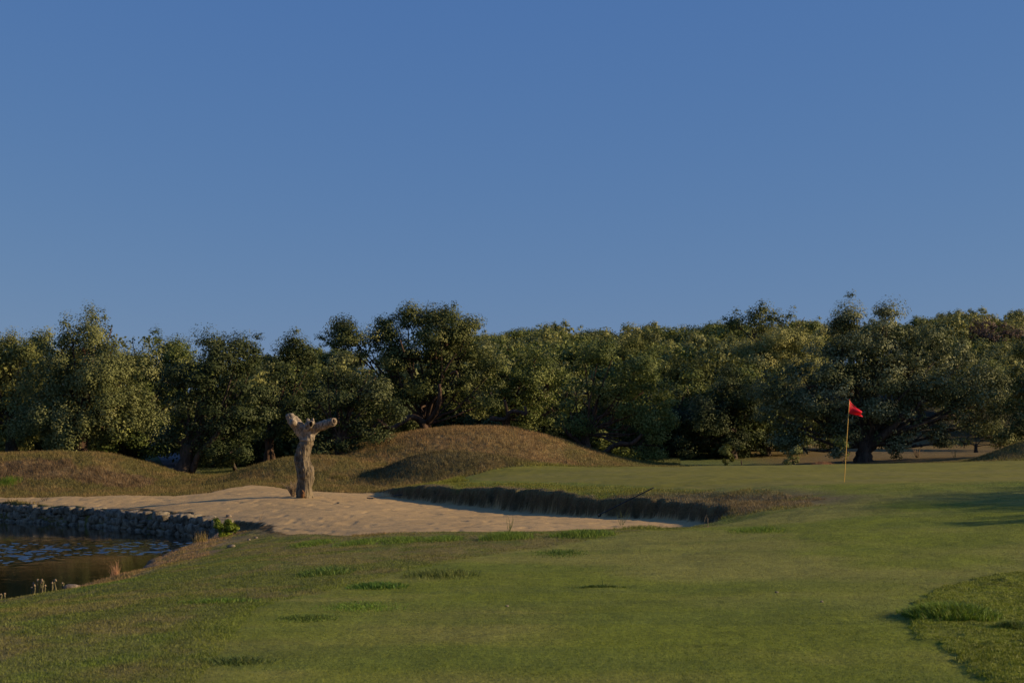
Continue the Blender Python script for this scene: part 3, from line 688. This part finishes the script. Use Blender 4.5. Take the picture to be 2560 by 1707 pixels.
tree('willow_tree','yellowish feathery tree between the domed oak and the dark shaded oak','tree',92,[(1760,905,50,26),(1720,930,50,34),(1790,935,56,36),(1830,930,36,30),(1740,975,70,50),(1690,985,50,50),(1800,985,50,44),(1700,1040,60,50)],(1750,.25,1060),'leaf_yellow',droop=.7,leaf=.11,tint0=.3,rag=.2)
tree('oak_tree','bright green oak clump rising behind the domed oak',OAK,98,[(1590,872,36,26),(1550,890,40,30),(1630,900,50,36),(1680,920,40,36),(1600,940,70,44)],(1620,.3,1030),'leaf_yellow',group=GT,tint0=.15)
tree('shrub','grey-green bush beneath the right side of the biggest oak','shrub',90,[(2430,1070,50,34),(2400,1105,46,30),(2480,1090,50,36),(2525,1105,40,30)],(2440,.1,1110),'leaf_olive',tint0=.4)
tree('shrub','yellow-green sapling left of a smaller one behind the green','shrub',67,[(1815,1128,14,18),(1822,1150,22,16)],(1818,.03,1150),'leaf_yellow',ps=.5,leaf=.08,tint0=.15,branches=False)
tree('shrub','small narrow sapling at the back edge of the green','shrub',67.5,[(1852,1128,8,14),(1854,1148,13,16)],(1853,.03,1150),'leaf_yellow',ps=.5,leaf=.08,tint0=.12,branches=False)
tree('shrub','round grey-green bush behind the green left of the spoil heap','shrub',68,[(1985,1140,16,16),(1975,1155,20,12)],(1982,.03,1150),'leaf_olive',nper=150,ps=.5,leaf=.08,branches=False)
tree('shrub','leafy bush left of the biggest oak trunk','shrub',71,[(2105,1120,24,26),(2118,1142,22,22)],(2110,.03,1150),'leaf_mid',nper=150,ps=.6,leaf=.09,branches=False)
tree('shrub','undergrowth bush under the arching limb','shrub',80,[(1530,1120,36,22),(1575,1138,44,18),(1500,1100,26,20)],(1540,.04,1140),'leaf_mid',nper=150,ps=.7,leaf=.1,branches=False)
tree('shrub','sunlit yellow-green bush seen under the trees left of the stump','shrub',92,[(640,1125,30,22),(700,1125,34,20),(610,1140,24,14),(735,1135,20,16)],(665,.05,1140),'leaf_yellow',nper=150,ps=.8,leaf=.11,branches=False)
# stands outside the frame on the right: it throws the shade on the lawn
K_ = F/28.2
o = tree('oak_tree','oak just outside the right of the picture whose shade falls on the lawn',OAK,28.2,[(1280+30.8*K_,1128-4.2*K_,300,130),(1280+29.4*K_,1128-5.6*K_,190,130),(1280+30.6*K_,1128-5.5*K_,240,130,-2),(1280+30.6*K_,1128-5.3*K_,240,130,2),(1280+30.2*K_,1128-5.3*K_,200,120,-4),(1280+30.6*K_,1128-5.4*K_,200,120,3.8)],(1280+30*K_,.3,None),'leaf_dark',nper=150)

# ------------------------------------------------------------------ woodland on the hillside
def variant(seed, rad, hgt):
    lb = []
    for i in range(random.choice((7, 8, 9))):
        a = random.uniform(0, 2*math.pi); rr = rad*random.uniform(.15, .62)
        z = hgt*random.uniform(.48, .86); r = rad*random.uniform(.32, .5)
        lb.append((np.array([math.cos(a)*rr, math.sin(a)*rr, z]), np.array([r, r, r*.78])))
    lb.append((np.array([0, 0, hgt*.6]), np.array([rad*.7, rad*.7, hgt*.3])))
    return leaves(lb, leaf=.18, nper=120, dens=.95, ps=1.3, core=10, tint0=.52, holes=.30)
def bushy(seed):
    lb = []
    for i in range(10):
        a = random.uniform(0, 6.28); rr = 2.4*random.uniform(.2, 1)
        r = random.uniform(1.1, 1.6); lb.append((np.array([math.cos(a)*rr, math.sin(a)*rr, random.uniform(.7, 3.9)]), np.array([r, r, r*.9])))
    return leaves(lb, leaf=.13, nper=200, dens=1.0, ps=1.3, core=12, tint0=.4, holes=.25)
protos = []
for i in range(10):
    V_, q_, t_ = variant(i, random.uniform(3.2, 4.6), random.uniform(5.2, 6.8)) if i < 7 else bushy(i)
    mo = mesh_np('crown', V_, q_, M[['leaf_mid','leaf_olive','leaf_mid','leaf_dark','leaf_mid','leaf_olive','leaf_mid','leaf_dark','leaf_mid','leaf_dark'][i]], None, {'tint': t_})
    mb = MB(); mb.tube([(0, 0, -.5), (.1, 0, 1.5), (0, .1, 3.6)], [.38, .28, .2], seg=8, wob=.2)
    for k in range(4):
        a = k*1.6+i; mb.tube([(0, .1, 2.6), (math.cos(a)*1.0, math.sin(a)*1.0, 3.4), (math.cos(a)*2.0, math.sin(a)*2.0, 4.4)], [.15, .1, .05], seg=6)
    to = mb.build('trunk', M['bark'])
    protos.append((mo, to))
def put_tree(x, y, sc, vi, label, rot=None, leafm=None, zs=1., dz=0.):
    p = on_ground(x, y); e = empty('oak_tree', p-[0, 0, dz]); tag(e, label, OAK, 'oaks on the wooded hillside')
    e.rotation_euler[2] = random.uniform(0, 6.28) if rot is None else rot; e.scale = (sc, sc, sc*zs)
    for src in protos[vi]:
        c = src.copy(); C.objects.link(c); c.parent = e
        if leafm and c.name.startswith('crown'):
            c.data = c.data.copy(); c.data.materials.clear(); c.data.materials.append(M[leafm])
    return e
cnt = 0
for Yr in np.concatenate([np.arange(100, 150, 6.5), np.arange(150, 232, 7.5)]):
    wdt = .36*Yr+5
    xx = -wdt+random.uniform(0, 4)
    while xx < wdt:
        px = 1280+xx*F/Yr
        x = xx+random.uniform(-1.5, 1.5); y = Yr+random.uniform(-2.5, 2.5)
        xx += random.uniform(5.6, 8.0)
        vis = True
        if px < 1180:
            # hidden behind the tall row, only the far crest shows in the dips
            vis = Yr > 196 or (Yr < 118 and (540 < px) and (px < 1180)) or (Yr<112 and px < 330)
            if Yr>215: vis=False
        if px > 2030 and px < 2320 and Yr > 106: vis = Yr>190
        if 1990 < px < 2560 and Yr < 112: vis = False
        if not vis: continue
        if px < 1180: lab = 'distant oak crown low on the horizon behind the left and central oaks' if Yr > 190 else 'shaded oak filling the gaps between the trunks of the left row'
        elif px < 1900: lab = 'oak crown on the wooded hillside between the tallest central oak and the biggest oak'
        else: lab = 'far oak crown on the ridge right of the biggest oak' if px > 2150 else 'oak crown on the ridge behind the biggest oak'
        put_tree(x, y, random.uniform(.85, 1.15), random.randrange(7), lab); cnt += 1
for k_, px in enumerate(list(range(-60, 350, 62))+list(range(470, 1990, 58))):
    for Yr in (88, 94):
        if 1000 < px < 1250 and Yr == 88: continue
        lab = 'low bushy oak behind the trunks of the trees on the left' if px < 1000 else ('low bushy oak behind the big mound' if px < 1400 else 'low bushy oak in the dark understorey behind the left half of the green')
        put_tree(PX(px+random.uniform(-14, 14)+(29 if Yr == 94 else 0), Yr), Yr+random.uniform(-1.5, 1.5), random.uniform(.7, 1.0), random.choice((7, 8, 9)), lab)
e = put_tree(PX(2475, 150), 150, 1.1, 3, 'reddish-brown withered oak on the ridge right of the biggest oak', leafm='leaf_dead')
for mo, to in protos:
    for s in (mo, to): bpy.data.objects.remove(s)
print('hill trees', cnt)

# ------------------------------------------------------------------ stump
def stumpmesh(name, mat, parent, paths, vox=.028, disp=.03, stretch=3.0):
    mb = MB()
    for P, r in paths: mb.tube(P, r, seg=20, wob=.10, seed=len(P))
    o = mb.build(name, mat, parent)
    md = o.modifiers.new('r', 'REMESH'); md.mode = 'VOXEL'; md.voxel_size = vox
    dg = bpy.context.evaluated_depsgraph_get(); ev = o.evaluated_get(dg); me = bpy.data.meshes.new_from_object(ev)
    o.modifiers.clear(); o.data = me; me.materials.clear(); me.materials.append(mat)
    n = len(me.vertices); co = np.empty(n*3); no = np.empty(n*3)
    me.vertices.foreach_get('co', co); me.vertices.foreach_get('normal', no); co = co.reshape(-1, 3); no = no.reshape(-1, 3)
    ang = np.arctan2(no[:, 1], no[:, 0])
    w1 = co[:, 0]*9+co[:, 1]*9; g = 1-np.abs(fbm(w1, co[:, 2]*9/stretch+ang*.8, 5, 4)*2-1)*2
    g2 = fbm(co[:, 0]*3.2+5, co[:, 2]*3.2-co[:, 1]*3, 9, 3)-.5
    co = co+no*(g*disp-.5*disp+g2*disp*2.4)[:, None]
    me.vertices.foreach_set('co', co.ravel()); me.polygons.foreach_set('use_smooth', [True]*len(me.polygons)); me.update()
    return o
SY = 50.0
def zs(x, y): return 640+x*.1914, 980+y*.1914    # detail crop to photo pixels
def S(x, y, dy=0): px, py = zs(x, y); return W(px, py, SY+dy)
k = .1914*SY/F
sb = raycast(763, 1243); 
se = empty('dead_tree_stump', S(645, 1385)); tag(se, 'dead twisted tree trunk with two sawn arms standing in the sand', 'tree stump')
stumpmesh('trunk', M['stump'], se, [([S(640,1420),S(640,1370),S(630,1240),S(645,1120),S(652,1040),S(612,940,.02),S(594,850,.03),S(630,740,.02),S(665,660),S(672,630)],
   [112*k,98*k,94*k,108*k,116*k,100*k,100*k,93*k,80*k,82*k]),
   ([S(560,1400),S(575,1370),S(570,1300),S(600,1200)],[40*k,50*k,45*k,40*k]),([S(715,1400),S(705,1360),S(700,1290),S(690,1190)],[42*k,46*k,40*k,36*k])], disp=.035, stretch=5)
stumpmesh('upper_trunk', M['bark_pale'], se, [([S(672,640),S(668,600),S(668,540),S(665,480),S(660,430)],[92*k,90*k,100*k,112*k,80*k]),
   ([S(650,590),S(610,520),S(560,450)],[75*k,85*k,78*k]),([S(690,560),S(740,500),S(790,460)],[60*k,62*k,58*k])], disp=.035)
stumpmesh('branch', M['bark_pale'], se, [([S(620,520),S(560,450,-.05),S(500,390,-.1),S(450,320,-.15),S(438,285,-.15)],[80*k,78*k,74*k,60*k,46*k]),([S(487,400,-.25),S(483,402,-.42)],[46*k,40*k])], disp=.035)
o = stumpmesh('branch', M['bark_pale'], se, [([S(720,500),S(790,460,-.05),S(880,430,-.15),S(950,404,-.22),S(1018,384,-.3)],[62*k,58*k,57*k,56*k,52*k])], disp=.028)
mb = MB(); mb.tube([S(1014,385,-.3), S(1027,380,-.33)], [50*k, 47*k], seg=16, wob=.15); c_ = mb.build('cut_face', M['cutwood'], o)
mb = MB(); mb.tube([S(1025,381,-.335), S(1033,378,-.345)], [27*k, 20*k], seg=12, wob=.5); mb.build('hollow', M['rothole'], o)
o = stumpmesh('knot', M['bark_pale'], se, [([S(710,470,-.1),S(712,420,-.28),S(708,385,-.33)],[62*k,60*k,44*k]),([S(690,400,-.2),S(678,358,-.3)],[26*k,18*k]),([S(738,400,-.2),S(742,350,-.28)],[22*k,12*k])], vox=.02, disp=.04, stretch=2)
mb = MB(); mb.tube([S(722,445,-.50), S(721,415,-.56), S(722,388,-.52)], [12*k, 22*k, 12*k], seg=12, wob=.3); mb.build('hollow', M['hollow'], o)
mb = MB(); mb.tube([S(608,1375,-.36), S(612,1330,-.38), S(606,1285,-.30)], [20*k, 27*k, 12*k], seg=14, wob=.3); mb.build('rot_patch', M['orange_wood'], se)
mb = MB(); mb.tube([S(483,402,-.42), S(482,402,-.455)], [34*k, 26*k], seg=14, wob=.2); mb.build('knot', M['cutwood'], se)

# dry twiggy shrub against the stump
def twig_plant(name, label, cat, loc, n, hgt, rad, col, spread=.6, leafm=None, parent_name='stem'):
    e = empty(name, loc); tag(e, label, cat); mb = MB(); tips = []
    for i in range(n):
        a = random.uniform(0, 6.28); d = np.array([math.cos(a)*spread*random.uniform(.2, 1), math.sin(a)*spread*random.uniform(.2, 1), 1])*hgt*random.uniform(.5, 1)
        b0 = np.array(loc)+np.array([random.uniform(-.3, .3)*hgt*.3, random.uniform(-.3, .3)*hgt*.3, -.03])
        m = b0+d*.5+np.array([random.uniform(-.08, .08)*hgt, 0, .05*hgt]); t = b0+d
        mb.tube([b0, m, t], [rad, rad*.7, rad*.25], seg=5); tips += [m, t, (m+t)/2]
    mb.build('stem', col, e)
    return e, tips
M['dryst'] = plain('dry_stem', (.30,.22,.14), .9, .1); M['darkst'] = plain('dark_stem', (.06,.045,.03), .9, .1)
M['stalk'] = plain('grey_stalk', (.13,.115,.06), .9, .1); M['greenst'] = plain('green_stem', (.10,.13,.04), .9, .1)
twig_plant('dry_shrub','dry twiggy shrub at the left foot of the dead stump','shrub',raycast(733,1240),80,.6,.012,M['dryst'],.8)
twig_plant('weed','thin curved twig on the sand above the stone wall','weed',raycast(112,1252),4,.55,.012,M['darkst'],1.0)
twig_plant('weed','thin dry weed on the sand between wall end and stump','weed',raycast(650,1300),5,.3,.007,M['dryst'],.5)
twig_plant('weed','dry wiry weed with seed heads left of the bunker middle tuft','weed',raycast(1275,1328),7,.42,.006,M['greenst'],.6)
twig_plant('weed','wispy weed standing in the shaded sand near the rake','weed',raycast(1555,1312),6,.45,.005,M['greenst'],.7)
twig_plant('weed','pair of thin pale stems at the right end of the sand','weed',raycast(1765,1318),3,.42,.006,M['dryst'],.25)
twig_plant('weed','two thin upright stems on the fairway in the creeping runner','weed',raycast(1505,1464),2,.22,.004,M['greenst'],.2)
twig_plant('dead_shrub','bare reddish shrub behind the green under the biggest oak','shrub',raycast(2335,1148)+[0,3,0],26,.8,.012,M['dryst'],.7)
twig_plant('weed','arching tall grass stems behind the green right of the bare shrub','weed',raycast(2385,1147),5,.9,.008,M['greenst'],.5)
tuft(285,1432,.10,.10,.42,60,'dead straw-coloured grass clump on the pond bank',(.34,.24,.15),'dry_tuft',wid=.008,spread=.8,loc=bankcast(290))
tuft(505,1368,.35,.25,.30,130,'sparse green and straw reeds at the corner of the pond',(.16,.15,.05),'reed_clump',wid=.010,spread=.5,cat='reeds',loc=bankcast(500,.2))
tuft(850,1196,.45,.35,.16,1000,'olive weeds in the shade between the small mound and the ridge',(.09,.10,.03),'weed_tuft',spread=.6,cat='weeds')
# fuzzy club-like dry plants at the lower pond bank
for (px, py, n, lab) in ((95,1478,9,'cluster of fuzzy pale stalks at the waterline lower left'),(128,1474,4,'shorter fuzzy stalks beside the tallest ones on the bank'),(152,1458,1,'single fuzzy stalk on the pond bank right of the others'),(10,1500,2,'fuzzy stalks at the left edge of the picture by the water')):
    p = bankcast(px); e = empty('fuzzy_weed', p); tag(e, lab, 'weed', 'fuzzy stalks on the pond bank')
    for i in range(n):
        b0 = p+np.array([random.uniform(-.14, .14)*(n > 1), random.uniform(-.1, .1), -.03]); hh = random.uniform(.14, .30) if n != 9 else random.uniform(.2, .36)
        mb = MB(); mb.tube([b0, b0+[0, 0, hh*.5], b0+[random.uniform(-.03, .03), 0, hh]], [.008, .015, .010], seg=8, wob=.6, seed=i)
        st = mb.build('stalk', M['stalk'], e)
        mb = MB(); mb.tube([b0+[0, 0, hh*.95], b0+[0, 0, hh*1.08]], [.022, .012], seg=7, wob=.6, seed=i); mb.build('seed_head', M['dryst'], st)
# bright shrub at the wall's end
p = raycast(560,1342); e = empty('bright_shrub', p); tag(e, 'vivid yellow-green shrub at the right end of the stone wall', 'shrub')
Yb = p[1]; V_, q_, t_ = leaves(lobes_px(Yb, [(560,1322,22,18),(545,1312,14,14),(575,1312,16,16),(560,1336,24,10),(590,1326,12,14)]), leaf=.055, nper=120, ps=.22, dens=1.0, core=6, tint0=.6)
mesh_np('foliage', V_, q_, M['leaf_bright'], e, {'tint': t_})
mb = MB()
for i in range(14):
    a = i*.45; mb.tube([p, p+[math.cos(a)*.15, math.sin(a)*.1, .2], p+[math.cos(a)*.3, math.sin(a)*.2, .42]], [.008, .006, .003], seg=5)
mb.build('stem', M['greenst'], e)

# ------------------------------------------------------------------ stone wall
def rock(c, ax, sx, sy, sz, seed, pw=.42):
    nu, nv = 14, 9; u = np.linspace(0, 2*np.pi, nu, endpoint=False); v = np.linspace(-np.pi/2, np.pi/2, nv)
    U, Vv = np.meshgrid(u, v); sp = lambda t: np.sign(t)*np.abs(t)**pw
    x = sp(np.cos(Vv))*sp(np.cos(U)); y = sp(np.cos(Vv))*sp(np.sin(U)); z = sp(np.sin(Vv))
    nn = 1+(vn(x*1.7+seed*3.1, z*1.7+y*1.3+seed, seed)-.5)*.42+(vn(x*4+seed, z*4-y*3, seed+9)-.5)*.10
    P = np.stack([x*sx*nn, y*sy*nn, z*sz*nn+x*sx*random.uniform(-.12, .12)], -1).reshape(-1, 3)
    ay = np.array([-ax[1], ax[0]]); Q = np.stack([P[:, 0]*ax[0]+P[:, 1]*ay[0], P[:, 0]*ax[1]+P[:, 1]*ay[1], P[:, 2]], 1)+c
    fs = []
    for i in range(nv-1):
        for j in range(nu):
            j2 = (j+1) % nu; fs.append((i*nu+j, i*nu+j2, (i+1)*nu+j2, (i+1)*nu+j))
    return Q, fs
wl = np.array([(PX(p_, y_), y_) for p_, y_ in ((-420,61),(0,55.8),(250,51.5),(400,47.8),(500,45.2),(540,43.6),(556,42.8),(566,42.2))])
seg = np.linalg.norm(np.diff(wl, axis=0), axis=1); cum = np.concatenate([[0], np.cumsum(seg)]); tot = cum[-1]
def wallpt(s):
    q = np.array([np.interp(s, cum, wl[:, 0]), np.interp(s, cum, wl[:, 1])]); q2 = np.array([np.interp(min(s+.2, tot), cum, wl[:, 0]), np.interp(min(s+.2, tot), cum, wl[:, 1])])
    q1 = np.array([np.interp(max(s-.2, 0), cum, wl[:, 0]), np.interp(max(s-.2, 0), cum, wl[:, 1])]); t = (q2-q1)/np.linalg.norm(q2-q1); return q, t
mb = MB(); sd = 0
for course, (z0, hh) in enumerate(((-1.16, .26), (-.90, .27), (-.64, .24))):
    s = random.uniform(0, .3)
    while s < tot-.1:
        ln = random.uniform(.20, .66) if course < 2 else random.uniform(.18, .5)
        q, t = wallpt(s+ln/2); sd += 1
        topz = float(hfun(np.array([q[0]+(-t[1])*-.35]), np.array([q[1]+t[0]*.35]))[0])
        inn = np.array([t[1], -t[0]])  # towards pond
        h2 = hh*random.uniform(.85, 1.2)
        cz = z0+h2/2+random.uniform(-.02, .02)
        if course == 2 and random.random() < .12: s += ln; continue
        if course < 2 and random.random() < .22:   # two thin stones instead of one
            for dz_ in (-h2*.25, h2*.25):
                c = np.array([*(q+inn*(.02-.03*course+random.uniform(-.05, .05))), cz+dz_]); sd += 1
                mb.add(*rock(c, t, ln*.52, .26, h2*.29, sd))
        else:
            c = np.array([*(q+inn*(.04-.04*course+random.uniform(-.07, .07))), cz])
            mb.add(*rock(c, t, ln*.52, random.uniform(.22, .32), h2*random.uniform(.52, .64), sd))
        s += ln*1.0
mb.build('stone_wall', M['stone'], loc=(wl[2][0], wl[2][1], -1)); w_ = bpy.context.scene.collection.objects['stone_wall']
tag(w_, 'dark dry-laid stone retaining wall along the far side of the pond', 'stone wall')
def loose(px, py, s, label, mat='palestone', name='stone', group=None, bank=False):
    p = bankcast(px, .3) if bank else raycast(px, py); mb = MB(); mb.add(*rock(p+[0, 0, s*.25], np.array([1., 0]), s, s*.8, s*.55, int(px), .7)); o = mb.build(name, M[mat], loc=p); tag(o, label, 'stone', group)
loose(578,1368,.09,'rounded grey-brown stone on bare earth at the pond corner','stone')
loose(640,1345,.05,'pale stone at the sand corner beside the bright shrub')
loose(622,1350,.05,'small pale stone left of the other by the bright shrub')
loose(572,1292,.10,'flat pale stone lying on top of the wall end')
loose(180,1464,.15,'low tan rock embedded in the pond bank right of the fuzzy stalks', bank=True)
loose(262,1295,.0001+.18,'slanting pale capstone on the middle of the wall')
loose(1456,1300,.10,'clod of sand beside the bunker shade') if False else None
loose(1268,1516,.018,'small tan pebble on the fairway in the middle foreground')
loose(2054,1505,.020,'small pale pebble on the right fairway')
loose(1942,1481,.022,'small dark clod on the right fairway','stone')
loose(847,1258,.06,'dark lump on the sand right of the stump','stone')

# ------------------------------------------------------------------ flag and rakes
fb_ = on_ground(PX(2110, 37.5), 37.5)
e = empty('golf_flag', fb_); tag(e, 'red flag on a thin yellow stick in the putting green', 'golf flag')
top = fb_+np.array([.143, 0, 2.16])
mb = MB(); mb.tube([fb_-[0, 0, .1], fb_+(top-fb_)*.5, top], [.0105, .0105, .009], seg=10); mb.build('pole', M['yellow'], e)
mb = MB(); mb.tube([top-[0, 0, .005], top+[0, 0, .02]], [.013, .008], seg=10); mb.build('pole_cap', M['flag'], e)
nu, nv = 26, 16; u = np.linspace(0, 1, nu); v = np.linspace(0, 1, nv); U, Vv = np.meshgrid(u, v)
s = 37.5/F
tl = top; bl = top+np.array([-2.2*s, 0, -33*s]); tr_ = top+np.array([31*s, 0, -27*s]); br_ = top+np.array([34*s, 0, -42*s])
P = (tl*(1-Vv[..., None])+bl*Vv[..., None])*(1-U[..., None])+(tr_*(1-Vv[..., None])+br_*Vv[..., None])*U[..., None]
P[..., 1] += .055*np.sin(Vv*7+U*2.5)*U+.02*np.sin(U*6)
P[..., 0] -= .05*np.exp(-((Vv-.45)/.2)**2)*U**3; P[..., 2] -= .03*np.sin(U*np.pi)*(1-Vv)
a = np.arange(nu*nv).reshape(nv, nu); q = np.stack([a[:-1, :-1], a[:-1, 1:], a[1:, 1:], a[1:, :-1]], -1).reshape(-1, 4)
fo = mesh_np('flag', P.reshape(-1, 3), q, M['flag'], e, smooth=True)
md = fo.modifiers.new('s', 'SOLIDIFY'); md.thickness = .002
M['mark'] = plain('flag_mark', (.25,.20,.10), .6)
mb = MB(); c0 = top+np.array([5.5*s, -.03, -16*s])
mb.tube([c0+[-.022, 0, -.016], c0+[.022, -.004, .018]], [.004, .004], seg=5); mb.tube([c0+[-.018, 0, .014], c0+[.02, -.004, -.006]], [.004, .004], seg=5)
mb.build('emblem', M['mark'], fo if False else e)
# hole with a white cup rim
M['cup'] = plain('cup_dark', (.03,.03,.028), .8)
def rake(pA, pB, label):
    A = np.array(pA); B = np.array(pB); e = empty('bunker_rake', A); tag(e, label, 'rake')
    d = (B-A)/np.linalg.norm(B-A)
    mb = MB(); mb.tube([A, (A+B)/2, B], [.014, .014, .015], seg=8); mb.build('handle', M['black'], e)
    sd_ = np.cross(d, [0, 0, 1.]); sd_ /= np.linalg.norm(sd_); mb = MB(); mb.tube([A-sd_*.28, A, A+sd_*.28], [.016, .018, .016], seg=6)
    for k_ in range(11):
        q0 = A+sd_*(-.27+.054*k_); mb.tube([q0, q0-[0, 0, .06]], [.006, .004], seg=4)
    mb.build('head', M['black'], e)
rake(W(1499,1286,38.6)+[0,0,.0], W(1635,1218,38.3), 'black rake with its handle leaning up over the bunker lip')
g1 = on_ground(PX(925,50.3),50.3)
rake(g1+[0,0,.05], W(1008,1236,50.9), 'black rake lying on the shaded sand at the left tip of the green')

# ------------------------------------------------------------------ camera, light, sky
cam = bpy.data.cameras.new('camera'); co = bpy.data.objects.new('camera', cam); C.objects.link(co)
co.location = (0, 0, CZ); co.rotation_euler = (math.radians(90), 0, 0)
cam.sensor_width = 36; cam.lens = 36*F/2560; cam.shift_y = (HY-853.5)/2560
cam.clip_end = 2000; cam.clip_start = .1
cam.dof.use_dof = True; cam.dof.focus_distance = 52; cam.dof.aperture_fstop = 4.5
bpy.context.scene.camera = co
EL = math.radians(19); AZ = math.radians(-4)
sd3 = np.array([math.cos(EL)*math.cos(AZ), math.cos(EL)*math.sin(AZ), math.sin(EL)])
from mathutils import Vector
ld = bpy.data.lights.new('sun', 'SUN'); lo_ = bpy.data.objects.new('sun', ld); C.objects.link(lo_)
ld.energy = 4.4; ld.angle = math.radians(.5); ld.color = (1, .77, .47)
lo_.rotation_euler = Vector(sd3).to_track_quat('Z', 'Y').to_euler()
w = bpy.data.worlds.new('World'); bpy.context.scene.world = w; w.use_nodes = True; nt = w.node_tree
for n in list(nt.nodes): nt.nodes.remove(n)
sky = nt.nodes.new('ShaderNodeTexSky'); sky.sky_type = 'NISHITA'; sky.sun_disc = False; sky.sun_elevation = EL; sky.sun_rotation = math.pi/2-AZ
sky.air_density = 1.0; sky.dust_density = .3; sky.ozone_density = 2.5; sky.altitude = 0
bg = nt.nodes.new('ShaderNodeBackground'); bg.inputs[1].default_value = .1
SKYK = (.48, .875, 2.45)
wo = nt.nodes.new('ShaderNodeOutputWorld'); 
sp_ = nt.nodes.new('ShaderNodeSeparateColor'); cb_ = nt.nodes.new('ShaderNodeCombineColor'); nt.links.new(sky.outputs[0], sp_.inputs[0])
for i_, (g_, k_) in enumerate(((.72, SKYK[0]), (.50, SKYK[1]), (.15, SKYK[2]))):   # graded like the photograph: deep even blue down to the horizon
    pw_ = nt.nodes.new('ShaderNodeMath'); pw_.operation = 'POWER'; nt.links.new(sp_.outputs[i_], pw_.inputs[0]); pw_.inputs[1].default_value = g_
    ml_ = nt.nodes.new('ShaderNodeMath'); ml_.operation = 'MULTIPLY'; nt.links.new(pw_.outputs[0], ml_.inputs[0]); ml_.inputs[1].default_value = k_
    nt.links.new(ml_.outputs[0], cb_.inputs[i_])
nt.links.new(cb_.outputs[0], bg.inputs[0]); nt.links.new(bg.outputs[0], wo.inputs[0])
sc = bpy.context.scene
sc.view_settings.view_transform = 'Standard'; sc.view_settings.look = 'None'; sc.view_settings.gamma = 1; sc.view_settings.exposure = .4
sc.cycles.use_denoising = True
sc.cycles.max_bounces = 6; sc.cycles.diffuse_bounces = 2; sc.cycles.transparent_max_bounces = 4
